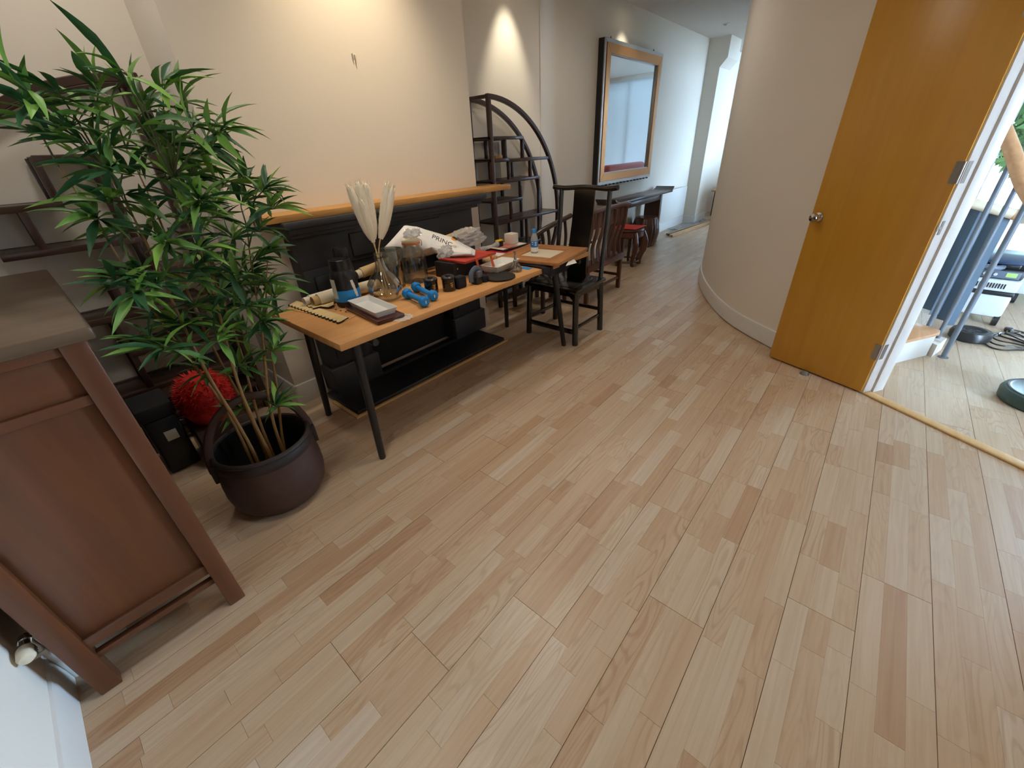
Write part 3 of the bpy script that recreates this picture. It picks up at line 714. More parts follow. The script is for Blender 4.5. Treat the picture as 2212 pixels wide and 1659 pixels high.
# ================================================================== basket and bamboo
BX, BY = 0.370, 1.975
t = thing('basket', 'round dark woven basket with a hooped handle holding the bamboo', 'basket', (BX, BY, 0))
prof = [(0.0, 0.004), (0.150, 0.0), (0.186, 0.015), (0.214, 0.06), (0.226, 0.13), (0.222, 0.21), (0.212, 0.29), (0.206, 0.345)]
inn = [(0.198, 0.345), (0.205, 0.21), (0.205, 0.06), (0.0, 0.05)]
def weave(a, z): return 1 + 0.006 * math.sin(a * 46) * math.sin(z * 420 + (PI if int(a * 46 / PI) % 2 else 0))
def fine(pf, k):
    out = []
    for i in range(len(pf) - 1):
        for j in range(k): out.append((pf[i][0] + (pf[i + 1][0] - pf[i][0]) * j / k, pf[i][1] + (pf[i + 1][1] - pf[i][1]) * j / k))
    return out + [pf[-1]]
MB().lathe(fine(prof, 6), 184, (0, 0, 0), mod=weave).build('body', M['basket'], t, smooth=True, local=True, angle=60)
MB().lathe(inn, 48, (0, 0, 0)).build('lining', M['soil'], t, smooth=True, local=True)
ring = [(0.208 * math.cos(a), 0.208 * math.sin(a), 0.343) for a in [2 * PI * i / 48 for i in range(49)]]
MB().tube(ring, 0.012, 8, caps=False).build('rim', M['basket_dark'], t, smooth=True, local=True)
band = [(0.2105 + 0.003 * math.sin(9 * a), 0.318) for a in (0, 1)]
MB().lathe([(0.213, 0.285), (0.217, 0.30), (0.214, 0.325), (0.209, 0.335)], 48, (0, 0, 0)).build('collar', M['basket_dark'], t, smooth=True, local=True)
ha = math.radians(-8)          # handle plane direction on plan
hp = []
for i in range(25):
    a = PI * i / 24; hp.append((0.222 * math.cos(a) * math.cos(ha), 0.222 * math.cos(a) * math.sin(ha), 0.27 + 0.31 * math.sin(a)))
MB().tube(hp, 0.014, 8, flat=1.3).build('handle', M['basket'], t, smooth=True, local=True)
for s_ in (-1, 1):
    c_ = Vector((s_ * 0.224 * math.cos(ha), s_ * 0.224 * math.sin(ha), 0.27))
    MB().obox(c_, (0.012, 0.022, 0.05), RZ(ha)).build('handle_lug', M['basket_dark'], t, bevel=0.004, local=True)

pl = thing('bamboo_plant', 'tall artificial bamboo with slim canes and clusters of pointed green leaves', 'plant', (BX, BY, 0.05))
MB().lathe([(0.0, 0.0), (0.2, 0.0), (0.2, 0.03), (0.0, 0.035)], 24, (0, 0, 0)).build('soil', M['soil'], pl, local=True)
rp = random.Random(21)
stems = []
for i, (dx, dy, tx, ty, tz, rr) in enumerate(((-0.07, -0.05, -0.02, 0.12, 1.45, .009), (-0.02, -0.06, 0.10, 0.02, 1.40, .009), (0.05, -0.03, 0.22, 0.05, 1.20, .009), (0.03, 0.03, 0.12, 0.20, 1.35, .008), (0.08, 0.02, 0.25, 0.15, 1.05, .008), (-0.06, 0.04, -0.14, 0.05, 1.45, .008), (0.0, 0.08, 0.02, 0.22, 1.5, .008))):
    n_ = 18; pts = []; rs = []
    for k_ in range(n_ + 1):
        f = k_ / n_; pts.append(Vector((dx + tx * f ** 1.6 + 0.012 * math.sin(9 * f + i), dy + ty * f ** 1.5 * 0.6 + 0.01 * math.cos(7 * f + i), 0.02 + tz * f)))
        rs.append(rr * (1 - 0.72 * f) * (1.18 if k_ % 3 == 0 else 1.0))
    MB().tube(pts, rs, 8).build('cane', M['bamboo_cane'], pl, smooth=True, local=True); stems.append(pts)
# leaf shapes (shared meshes): blade along +x
def leaf_mesh(i, ln, wd, droop, fold):
    vs = []; fs = []; n_ = 6
    for k_ in range(n_ + 1):
        f = k_ / n_; w_ = wd * (math.sin(PI * min(f * 1.25, 1) ** 0.75 * 0.5) if f < 0.4 else (1 - ((f - 0.4) / 0.6) ** 1.7)) * (0.15 if k_ == 0 else 1)
        z = -droop * f * f * ln
        vs += [(f * ln, w_ / 2, z + fold * w_), (f * ln, 0, z), (f * ln, -w_ / 2, z + fold * w_)]
    for k_ in range(n_):
        a = k_ * 3; fs += [(a, a + 1, a + 4, a + 3), (a + 1, a + 2, a + 5, a + 4)]
    me = bpy.data.meshes.new('leaf'); me.from_pydata(vs, [], fs); me.materials.append(M['leaf'])
    at = me.attributes.new('tint', 'FLOAT', 'FACE'); at.data.foreach_set('value', [0.0] * len(fs))
    me.polygons.foreach_set('use_smooth', [True] * len(fs))
    return me
LM = [leaf_mesh(0, 0.125, 0.024, 0.25, 0.25), leaf_mesh(1, 0.15, 0.027, 0.42, 0.3), leaf_mesh(2, 0.10, 0.021, 0.12, 0.2)]
centre = Vector((BX, BY, 0.05))
tips = [(60, 235), (25, 170), (95, 300), (150, 270), (215, 170), (240, 210), (290, 250), (350, 170), (330, 230), (395, 200), (420, 270), (480, 245), (495, 275),
        (180, 310), (250, 320), (330, 330), (290, 380), (370, 380), (210, 470), (235, 440), (270, 420), (420, 380), (460, 330), (545, 390), (580, 400), (600, 450), (520, 440), (470, 470),
        (400, 480), (330, 470), (350, 530), (430, 540), (500, 520), (565, 500), (590, 540), (300, 590), (250, 610), (340, 620), (400, 610), (460, 600), (530, 590), (580, 610), (430, 660),
        (490, 660), (545, 660), (600, 640), (350, 760), (320, 740), (400, 750), (470, 740), (530, 720), (570, 700), (450, 800), (520, 790), (590, 760), (490, 560), (380, 430), (310, 290), (440, 430), (280, 500),
        (555, 560), (510, 620), (420, 580), (470, 700), (380, 690), (520, 880), (600, 880), (120, 190), (200, 240), (260, 150), (40, 215), (370, 310), (300, 200), (450, 300), (390, 340), (240, 370), (500, 390), (420, 460), (360, 590), (480, 630), (400, 700), (540, 620), (290, 640)]
mats = []
def near_stem(p):
    best = None
    for s_ in stems:
        for q in s_:
            if q.z < p.z - 0.03:
                d = (q - p).length
                if best is None or d < best[0]: best = (d, q)
    return best[1] if best else stems[0][6]
for (px, py) in tips:
    yy = BY + rp.uniform(-0.22, 0.22)
    if px < 150: yy = BY - 0.10 + rp.uniform(-0.12, 0.12)
    if px > 560: yy = BY - 0.05 + rp.uniform(-0.15, 0.1)
    c = PY(px, py, yy) - centre
    st = near_stem(c); mid = (st + c) / 2 + Vector((0, 0, 0.03))
    MB().tube([st, mid, c], [0.0035, 0.0025, 0.0018], 5).build('twig', M['twig'], pl, local=True)
    out = (c - Vector((0, 0, c.z))); out.normalize()
    for k_ in range(rp.randint(8, 12) if py < 340 else rp.randint(13, 19)):
        back = rp.random() * 0.7; q = c.lerp(mid, back * 0.8)
        az = rp.uniform(0, 2 * PI); el = rp.uniform(-0.35, 1.15)
        d = Vector((math.cos(az) * math.cos(el), math.sin(az) * math.cos(el), math.sin(el))) + out * 0.4 + Vector((0, -0.18, 0.0))
        d.normalize(); u = Vector((0, 0, 1)); y_ = u.cross(d).normalized() if abs(d.z) < 0.98 else Vector((0, 1, 0)); z_ = d.cross(y_)
        roll = rp.uniform(-0.7, 0.7); y2 = y_ * math.cos(roll) + z_ * math.sin(roll); z2 = d.cross(y2)
        s_ = rp.uniform(0.75, 1.2)
        mats.append((frame(q, d * s_, y2 * s_, z2 * s_), rp.randrange(3)))
mats.sort(key=lambda a: (a[0].translation + centre - CP).length)
for (mx, i) in mats[:300]:
    o = bpy.data.objects.new('leaf', LM[i]); COL.objects.link(o); o.parent = pl; o.matrix_local = mx
vs = []; fs = []; tn = []
for (mx, i) in mats[300:]:
    o_ = len(vs); vs += [mx @ v.co for v in LM[i].vertices]; fs += [tuple(o_ + a for a in p.vertices) for p in LM[i].polygons]; tn += [rp.random()] * len(LM[i].polygons)
me = bpy.data.meshes.new('foliage'); me.from_pydata([tuple(v) for v in vs], [], fs); me.materials.append(M['leaf'])
at = me.attributes.new('tint', 'FLOAT', 'FACE'); at.data.foreach_set('value', tn)
me.polygons.foreach_set('use_smooth', [True] * len(fs))
o = bpy.data.objects.new('foliage', me); COL.objects.link(o); o.parent = pl; o['kind'] = 'stuff'

# ================================================================== fireplace
t = thing('fireplace', 'dark slate fireplace surround with a flat hearth under the table', 'fireplace', (1.8, CHY, 0))
fy = CHY
def F(name, *b, m='slate', bev=0.004, par=None): return MB().box(*b).build(name, M[m], par or t, bevel=bev)
F('mantel_slab', 0.985, 2.640, 2.52, fy, 1.165, 1.205, bev=0.012)
F('mantel_moulding', 1.015, 2.610, 2.55, fy, 1.130, 1.167, bev=0.010)
F('mantel_moulding', 1.035, 2.590, 2.585, fy, 1.105, 1.132, bev=0.006)
F('frieze', 1.06, 2.565, 2.64, fy, 0.90, 1.107)
F('frieze_panel', 1.42, 2.20, 2.625, 2.645, 0.93, 1.075, bev=0.006)
for a, c in ((1.06, 1.40), (2.225, 2.565)):
    F('jamb', a, c, 2.635, fy, 0.22, 0.905)
    F('jamb_panel', a + 0.06, c - 0.06, 2.622, 2.64, 0.28, 0.86, bev=0.006)
    F('plinth', a - 0.02, c + 0.02, 2.60, fy, 0.035, 0.225, bev=0.006)
F('lintel', 1.40, 2.225, 2.66, fy, 0.80, 0.905)
F('fireback', 1.38, 2.245, 2.745, 2.765, 0.035, 0.82, m='near_black')  # opening is not cut: its shade is put into the black of panel and cheeks
F('inner_cheek', 1.395, 1.415, 2.665, 2.75, 0.035, 0.82, m='near_black'); F('inner_cheek', 2.21, 2.23, 2.665, 2.75, 0.035, 0.82, m='near_black')
F('hearth', 1.0, 2.487, 2.285, 2.70, 0.0, 0.036, m='hearth_slate', bev=0.003)
for b_ in ((0.975, 1.0, 2.262, 2.60), (2.487, 2.512, 2.262, 2.60), (1.0, 2.487, 2.262, 2.285)):
    F('hearth_edging', b_[0], b_[1], b_[2], b_[3], 0.0, 0.012, m='threshold_oak', bev=0.002)
o = MB().box(0.915, 2.985, 2.555, 2.77, 1.2055, 1.242).build('mantel_shelf', M['mantel_oak'], base=(1.95, 2.66, 1.2055), bevel=0.002)
tag(o, 'long honey oak shelf board lying on top of the dark mantelpiece', 'shelf')
# picture hooks left on the chimney breast
for i, (px, py, h) in enumerate(((761, 121, 0.02), (766, 123, 0.035))):
    p = PY(px, py, CHY)
    o = MB().tube([(p.x, CHY, p.z + 0.012), (p.x, CHY - 0.012, p.z + 0.010), (p.x, CHY - 0.014, p.z - 0.004), (p.x, CHY - 0.006, p.z - h)], 0.0035, 8).build('picture_hook', M['white_card'], base=(p.x, CHY, p.z), smooth=True)
    tag(o, ('short pale picture hook on the chimney breast', 'longer pale picture hook beside the short one on the chimney breast')[i], 'hook', 'picture hooks on the chimney breast')

# ================================================================== table
TX0, TX1, TY0, TY1, TH = 0.772, 2.995, 1.755, 2.525, 0.75
t = thing('oak_table', 'long oak table with round black legs crowded with clutter', 'table', (TX0, TY0, 0))
MB().box(TX0, TX1, TY0, TY1, TH - 0.036, TH).build('table_top', M['oak_x'], t, bevel=0.003)
for (fx, fy_, tx, ty) in ((0.848, 1.785, 0.885, 1.83), (0.885, 2.47, 0.905, 2.42), (2.714, 1.79, 2.62, 1.84), (2.763, 2.49, 2.70, 2.43)):
    MB().tube([(fx, fy_, 0), (fx, fy_, 0.004), (tx, ty, 0.714)], [0.0165, 0.019, 0.024], 16).build('leg', M['black_metal'], t, smooth=True)
for x in (0.95, 2.85):
    MB().tube([(x, TY0 - 0.012, 0.697), (x, TY1 - 0.02, 0.697)], 0.017, 14).build('cross_rod', M['black_metal'], t, smooth=True)
for y in (1.84, 2.42): MB().box(0.87, 2.90, y - 0.02, y + 0.02, 0.696, 0.714).build('support_rail', M['black_metal'], t)

# ================================================================== black yoke-back chair
t = thing('yoke_back_chair', 'black lacquered Chinese yoke-back chair at the end of the table', 'chair', (2.98, 1.96, 0))
x0, x1, ya, yb = 2.775, 3.205, 1.715, 2.225; SZ = 0.49
legs = {}
for (x, y, sx, sy) in ((x0, ya, 1, 1), (x0, yb, 1, -1), (x1, ya, -1, 1), (x1, yb, -1, -1)):
    MB().tube([(x, y, 0), (x + 0.012 * sx, y + 0.015 * sy, SZ - 0.03)], [0.026, 0.025], 14).build('leg', M['black_lacquer'], t, smooth=True)
MB().box(x0 - 0.025, x1 + 0.03, ya - 0.015, yb + 0.015, SZ - 0.035, SZ - 0.004).build('seat', M['black_lacquer'], t, bevel=0.008)
MB().box(x0 + 0.03, x1 - 0.03, ya + 0.05, yb - 0.05, SZ - 0.006, SZ).build('seat_panel', M['black_lacquer'], t, bevel=0.002)
MB().bar((x0 + 0.002, ya, 0.115), (x0 + 0.002, yb, 0.115), 0.022, 0.040).build('footrest', M['black_lacquer'], t, bevel=0.004)
MB().bar((x1 - 0.002, ya, 0.20), (x1 - 0.002, yb, 0.20), 0.02, 0.03).build('stretcher', M['black_lacquer'], t, bevel=0.004)
for y in (ya + 0.003, yb - 0.003): MB().bar((x0, y, 0.155), (x1, y, 0.155), 0.02, 0.028).build('stretcher', M['black_lacquer'], t, bevel=0.004)
def apron(p, q):
    p = Vector(p); q = Vector(q); L = (q - p).length; d = (q - p).normalized(); poly = [(0, 0), (L, 0), (L, -0.16), (L - 0.02, -0.16), (L - 0.03, -0.06), (L - 0.06, -0.035), (0.06, -0.035), (0.03, -0.06), (0.02, -0.16), (0, -0.16)]
    n_ = d.cross(Vector((0, 0, 1)))
    MB().prism(poly, 0.012, frame(p - n_ * 0.006, d, Vector((0, 0, 1)), n_)).build('apron', M['black_lacquer'], t)
apron((x0 + 0.012, ya + 0.015, SZ - 0.035), (x0 + 0.012, yb - 0.015, SZ - 0.035)); apron((x1 - 0.012, ya + 0.015, SZ - 0.035), (x1 - 0.012, yb - 0.015, SZ - 0.035))
apron((x0 + 0.02, ya + 0.012, SZ - 0.035), (x1 - 0.02, ya + 0.012, SZ - 0.035)); apron((x0 + 0.02, yb - 0.012, SZ - 0.035), (x1 - 0.02, yb - 0.012, SZ - 0.035))
for y in (ya + 0.02, yb - 0.02):
    MB().tube(crv([(x1 - 0.012, y, SZ - 0.02), (x1 + 0.005, y, 0.68), (x1 + 0.035, y, 0.90), (x1 + 0.045, y, 1.05), (x1 + 0.055, y, 1.195)], 6), 0.020, 12).build('back_post', M['black_lacquer'], t, smooth=True)
ym = (ya + yb) / 2
MB().tube(crv([(x1 + 0.04, ya - 0.055, 1.205), (x1 + 0.055, ya + 0.05, 1.195), (x1 + 0.060, ym, 1.204), (x1 + 0.055, yb - 0.05, 1.195), (x1 + 0.04, yb + 0.055, 1.205)], 8), 0.020, 12).build('top_rail', M['black_lacquer'], t, smooth=True)
sp = crv([(x1 - 0.03, 0, SZ), (x1 - 0.035, 0, 0.62), (x1 + 0.0, 0, 0.80), (x1 + 0.035, 0, 0.98), (x1 + 0.055, 0, 1.20)], 5)
b = MB(); k = len(sp)
for off in (-0.006, 0.006):
    for q in sp: b.add([(q.x + off, ym - 0.10, q.z), (q.x + off, ym + 0.10, q.z)], [])
F_ = lambda i, j, s_: s_ * 2 * k + i * 2 + j
for i in range(k - 1):
    b.f += [(F_(i, 0, 0), F_(i + 1, 0, 0), F_(i + 1, 1, 0), F_(i, 1, 0)), (F_(i, 0, 1), F_(i, 1, 1), F_(i + 1, 1, 1), F_(i + 1, 0, 1)), (F_(i, 0, 0), F_(i, 0, 1), F_(i + 1, 0, 1), F_(i + 1, 0, 0)), (F_(i, 1, 0), F_(i + 1, 1, 0), F_(i + 1, 1, 1), F_(i, 1, 1))]
b.build('splat', M['black_lacquer'], t, smooth=True)

# ================================================================== slat-back chair seen from behind
t = thing('slat_back_chair', 'brown wooden chair with a slatted back turned towards the room', 'chair', (4.1, 2.44, 0))
a0, a1, b0, b1 = 3.74, 4.47, 2.19, 2.66; SZ2 = 0.41
for (x, y) in ((a0, b0), (a1, b0), (a0, b1), (a1, b1)): MB().bar((x, y, 0), (x, y, SZ2), 0.042, 0.042, up=(0, 1, 0)).build('leg', M['reddish_wood'], t, bevel=0.005)
MB().box(a0 - 0.04, a1 + 0.05, b0 - 0.03, b1 + 0.03, SZ2 - 0.065, SZ2).build('seat', M['reddish_wood'], t, bevel=0.008)
for y in (b0, b1): MB().bar((a0, y, 0.13), (a1, y, 0.13), 0.02, 0.03).build('stretcher', M['reddish_wood'], t, bevel=0.003)
for x in (a0, a1): MB().bar((x, b0, 0.16), (x, b1, 0.16), 0.02, 0.03).build('stretcher', M['reddish_wood'], t, bevel=0.003)
for i in range(7):
    x = a0 + 0.01 + (a1 - a0 - 0.02) * i / 6
    MB().tube(crv([(x, b0 + 0.01, SZ2 - 0.01), (x, b0 + 0.03, 0.56), (x, b0 - 0.015, 0.74), (x, b0 - 0.03, 0.915)], 5), 0.020 if i in (0, 6) else 0.017, 10, flat=1.5 if i not in (0, 6) else 1.1).build('back_slat', M['reddish_wood'], t, smooth=True)
MB().tube(crv([(a0 - 0.05, b0 - 0.03, 0.925), (a0, b0 - 0.035, 0.937), ((a0 + a1) / 2, b0 - 0.02, 0.94), (a1, b0 - 0.035, 0.937), (a1 + 0.055, b0 - 0.03, 0.92)], 6), 0.026, 12, flat=0.8).build('top_rail', M['reddish_wood'], t, smooth=True)
for i in (0, 2, 4):
    x = a0 + 0.01 + (a1 - a0 - 0.02) * (i + 1) / 6; MB().box(x - 0.09, x + 0.09, b0 - 0.028, b0 - 0.016, 0.77, 0.92).build('back_panel', M['reddish_wood'], t, bevel=0.002)
for i in (1, 3, 5):
    x = a0 + 0.01 + (a1 - a0 - 0.02) * (i - 0.5) / 6; MB().bar((x - 0.055, b0 - 0.02, 0.80), (x + 0.055, b0 - 0.02, 0.80), 0.015, 0.025).build('back_bar', M['reddish_wood'], t, bevel=0.003)
# box and open book on its seat
o = MB().box(3.82, 4.22, 2.30, 2.58, SZ2 + 0.0005, SZ2 + 0.17).build('cardboard_box', M['cream_paper'], base=(4.02, 2.44, SZ2), bevel=0.004); tag(o, 'cream cardboard box on the seat of the slat-back chair', 'box')
t = thing('open_book', 'white open book lying on the cream box on the chair', 'book', (4.0, 2.43, SZ2 + 0.171))
for s_ in (-1, 1):
    b = MB().grid(lambda u, v: Vector((s_ * (0.002 + 0.13 * u), (v - 0.5) * 0.2, 0.004 + 0.022 * math.sin(PI * (0.25 + 0.75 * u)))), 8, 2); b.build('page_block', M['white_paper'], t, local=True, smooth=True, thick=0.006)
MB().box(-0.135, 0.135, -0.103, 0.103, 0, 0.003).build('cover', M['black_matte'], t, local=True)
# low bench with a rising spindle rail
t = thing('spindle_bench', 'dark wooden bench with a sloping rail on curved spindles behind the black chair', 'bench', (3.44, 2.62, 0))
c0, c1, d0, d1 = 3.26, 3.66, 2.42, 2.80; SZ3 = 0.45
for (x, y) in ((c0, d0), (c1, d0), (c0, d1), (c1, d1)): MB().bar((x, y, 0), (x, y, SZ3), 0.036, 0.036, up=(0, 1, 0)).build('leg', M['rosewood'], t, bevel=0.004)
MB().box(c0 - 0.03, c1 + 0.03, d0 - 0.02, d1 + 0.03, SZ3 - 0.05, SZ3).build('seat', M['rosewood_x'], t, bevel=0.006)
MB().tube(crv([(c0 - 0.13, d0 + 0.01, 0.79), (c0 + 0.05, d0, 0.835), (c1 - 0.1, d0, 0.87), (c1 + 0.09, d0, 0.895)], 8), 0.024, 12).build('arm_rail', M['rosewood_x'], t, smooth=True)
for (x, zt) in ((c0 - 0.01, 0.82), (c0 + 0.09, 0.835), (c1 - 0.02, 0.875)):
    MB().tube(crv([(x - 0.02, d0, SZ3), (x + 0.012, d0, 0.6), (x + 0.025, d0, 0.72), (x, d0, zt)], 5), 0.016, 8).build('spindle', M['rosewood'], t, smooth=True)
for y in (d0, d1): MB().bar((c0, y, 0.12), (c1, y, 0.12), 0.018, 0.026).build('stretcher', M['rosewood_x'], t)

# ================================================================== console table, stools
t = thing('console_table', 'long dark altar console with upturned ends below the mirror', 'console', (6.55, 3.0, 0))
kx0, kx1, ky0, ky1, kz = 5.56, 7.56, 2.84, 3.155, 0.80
MB().box(kx0, kx1, ky0, ky1, kz - 0.04, kz).build('top', M['rosewood_x'], t, bevel=0.006)
for x, s_ in ((kx0, -1), (kx1, 1)):
    poly = [(-0.10 * s_, 0), (0.0, 0.0), (0.045 * s_, 0.035), (0.05 * s_, 0.06), (0.03 * s_, 0.058), (0.0, 0.035), (-0.10 * s_, 0.012)]
    if s_ < 0: poly = poly[::-1]
    MB().prism(poly, ky1 - ky0, frame((x, ky1, kz - 0.014), (1, 0, 0), (0, 0, 1), (0, -1, 0))).build('upturned_end', M['rosewood_x'], t, bevel=0.003)
for x in (5.90, 7.14): MB().box(x, x + 0.05, ky0 + 0.02, ky1 - 0.02, 0, kz - 0.04).build('end_panel', M['reddish_wood'], t, bevel=0.008)
MB().box(5.9, 7.19, ky0 + 0.03, ky0 + 0.055, kz - 0.12, kz - 0.04).build('apron', M['rosewood_x'], t, bevel=0.004)
def drum(name, label, loc, r, h, mtl):
    t = thing(name, label, 'stool', loc)
    fl = lambda a, z: 1 + 0.035 * abs(math.sin(a * 9))
    MB().lathe([(0.0, 0.02), (r * 0.70, 0.02), (r * 0.78, h * 0.08), (r * 0.93, h * 0.30), (r, h * 0.5), (r * 0.94, h * 0.72), (r * 0.80, h * 0.93), (r * 0.74, h * 0.97)], 108, (0, 0, 0), mod=fl).build('fluted_body', M[mtl], t, smooth=True, local=True, angle=25)
    MB().lathe([(r * 0.74, h * 0.955), (r * 0.79, h * 0.965), (r * 0.78, h * 0.99), (r * 0.72, h), (0, h)], 40, (0, 0, 0)).build('seat', M[mtl], t, smooth=True, local=True)
    for i in range(5):
        a = 2 * PI * i / 5 + 0.4; MB().box(r * 0.6 * math.cos(a) - 0.02, r * 0.6 * math.cos(a) + 0.02, r * 0.6 * math.sin(a) - 0.02, r * 0.6 * math.sin(a) + 0.02, 0, 0.025).build('foot', M[mtl], t, local=True)
    return t
drum('drum_stool', 'fluted barrel-shaped wooden stool tucked under the console', (6.80, 2.93, 0), 0.22, 0.46, 'reddish_wood')
# open-sided stool with cabriole legs
t = thing('cabriole_stool', 'round reddish wooden stool with curved legs in front of the console', 'stool', (5.55, 2.62, 0))
MB().lathe([(0.0, 0.46), (0.19, 0.46), (0.205, 0.475), (0.2, 0.495), (0.0, 0.50)], 40, (0, 0, 0)).build('seat', M['reddish_wood'], t, smooth=True, local=True)
MB().lathe([(0.185, 0.38), (0.20, 0.40), (0.195, 0.46), (0.175, 0.46), (0.18, 0.40), (0.185, 0.38)], 40, (0, 0, 0)).build('apron', M['reddish_wood'], t, smooth=True, local=True)
for i in range(5):
    a = 2 * PI * i / 5 + 0.3; R_ = lambda r_, z: (r_ * math.cos(a), r_ * math.sin(a), z)
    MB().tube(crv([R_(0.18, 0.44), R_(0.225, 0.34), R_(0.22, 0.22), R_(0.175, 0.10), R_(0.165, 0.03), R_(0.20, 0.016)], 5), [0.028] * 6 + [0.032] * 6 + [0.026] * 6 + [0.02] * 4 + [0.018] * 3 + [0.016], 8, flat=1.6).build('leg', M['reddish_wood'], t, smooth=True, local=True)
MB().tube([(0.165 * math.cos(q), 0.165 * math.sin(q), 0.06) for q in [2 * PI * i / 32 for i in range(33)]], 0.012, 6, caps=False).build('foot_ring', M['reddish_wood'], t, smooth=True, local=True)
b = MB().grid(lambda u, v: Vector(((u - 0.5) * 0.34, (v - 0.5) * 0.34, 0.508 + 0.012 * noise.noise(Vector((u * 4, v * 4, 1))) - 0.0 * u)), 12, 12)
o = b.build('red_cloth', M['red_cloth'], thick=0.004, smooth=True); o.location = (5.55, 2.62, 0); tag(o, 'folded red cloth on the round stool with curved legs', 'cloth')

# ================================================================== mirror
t = thing('wall_mirror', 'large rectangular mirror in a copper-gold frame above the console', 'mirror', (6.32, WALL, 1.0))
mx0, mx1, mz0, mz1 = 5.47, 7.165, 1.02, 2.61
def ringframe(name, m, i0, i1, y0_, y1_):
    """four mitred members between inset i0 and i1"""
    for k_ in range(4):
        o_ = [(mx0 + i0, mz0 + i0), (mx1 - i0, mz0 + i0), (mx1 - i0, mz1 - i0), (mx0 + i0, mz1 - i0)]; n_ = [(mx0 + i1, mz0 + i1), (mx1 - i1, mz0 + i1), (mx1 - i1, mz1 - i1), (mx0 + i1, mz1 - i1)]
        q = (k_ + 1) % 4; poly = [o_[k_], o_[q], n_[q], n_[k_]]
        MB().prism(poly, y1_ - y0_, frame((0, y1_, 0), (1, 0, 0), (0, 0, 1), (0, -1, 0))).build(name, M[m], t, bevel=0.002, seg=1)
ringframe('back_frame', 'black_metal', 0.0, 0.03, 3.12, WALL)
ringframe('outer_trim', 'silver_trim', 0.0, 0.042, 3.108, 3.125)
ringframe('frame_member', 'copper_gold', 0.042, 0.142, 3.098, 3.15)
ringframe('inner_bead', 'silver_trim', 0.138, 0.152, 3.104, 3.15)
MB().box(mx0 + 0.146, mx1 - 0.146, 3.13, 3.136, mz0 + 0.146, mz1 - 0.146).build('mirror_glass', M['mirror_glass'], t)
dm = None
for i in range(15):
    x = mx0 + 0.05 + i * (mx1 - mx0 - 0.13) / 14
    if dm is None:
        first = MB().box(0, 0.03, 3.118, 3.15, mz0 - 0.02, mz0 + 0.005).build('dentil', M['black_metal'], t); dm = first.data; first.location.x = x
    else:
        o = bpy.data.objects.new('dentil', dm); COL.objects.link(o); o.parent = t; o.location = first.location; o.location.x = x
for x in (mx0 + 0.2, mx1 - 0.25): MB().tube([(x, 3.15, mz1), (x, 3.15, mz1 + 0.035)], [0.012, 0.003], 8).build('finial', M['black_metal'], t)

# far radiator
t = thing('radiator', 'white panel radiator on the hall wall beyond the console', 'radiator', (8.4, 3.14, 0.2))
MB().box(7.80, 9.0, 3.10, 3.135, 0.20, 0.73).build('panel', M['radiator_white'], t, bevel=0.008)
for x in (8.0, 8.8): MB().box(x, x + 0.04, 3.13, 3.2, 0.3, 0.65).build('bracket', M['radiator_white'], t)
v = MB().tube([(7.76, 3.12, 0.25), (7.76, 3.12, 0.31)], 0.018, 10).build('valve', M['brass'], t, smooth=True)
MB().tube([(7.76, 3.12, 0.0), (7.76, 3.12, 0.26), (7.80, 3.12, 0.26)], 0.009, 8).build('pipe', M['brass'], t, smooth=True)
MB().tube([(7.70, 3.13, 0.0), (7.70, 3.13, 0.68), (7.80, 3.13, 0.70)], 0.010, 8).build('pipe', M['brass'], t, smooth=True)
# battens on the floor
A0 = PZ(1440, 508); A1 = PZ(1543, 476)
dv = (A1 - A0).normalized(); sd = Vector((dv.y, -dv.x, 0))
for i in range(4):
    q0 = A0 + sd * (0.055 * i) - dv * 0.04 * i; q1 = A1 + sd * (0.03 * i) + dv * (0.05 * (i % 2)); z = 0.018
    o = MB().bar(q0 + Vector((0, 0, z)), q1 + Vector((0, 0, z)), 0.034, 0.034).build('timber_batten', M[('handrail_wood', 'rosewood_x', 'pale_ply', 'handrail_wood')[i]], base=(q0.x, q0.y, 0), bevel=0.003)
    tag(o, ('wooden batten nearest the skirting in the bundle by the radiator', 'dark wooden batten in the bundle by the radiator', 'palest wooden batten in the bundle by the radiator', 'outermost wooden batten of the bundle by the radiator')[i], 'batten', 'battens on the hall floor')
b = MB().grid(lambda u, v: A0.lerp(A1, 0.25 + 0.75 * u) - sd * (0.05 + 0.22 * v) + Vector((0, 0, 0.02 + 0.02 * noise.noise(Vector((u * 9, v * 5, 3))))), 30, 8)
o = b.build('plastic_sheet', M['clear_plastic'], smooth=True, thick=0.001); tag(o, 'crumpled clear plastic sheet along the skirting behind the battens', 'sheet')
# far bench
t = thing('far_bench', 'low bench with brown top and black leg near the far end', 'bench', (10.9, 2.7, 0))
MB().box(10.36, 11.6, 2.35, 3.03, 0.505, 0.54).build('top', M['mantel_oak'], t, bevel=0.004)
for x in (10.45, 11.5):
    for y in (2.42, 2.97): MB().tube([(x, y, 0), (x + 0.01, y, 0.505)], 0.022, 10).build('leg', M['black_metal'], t, smooth=True)
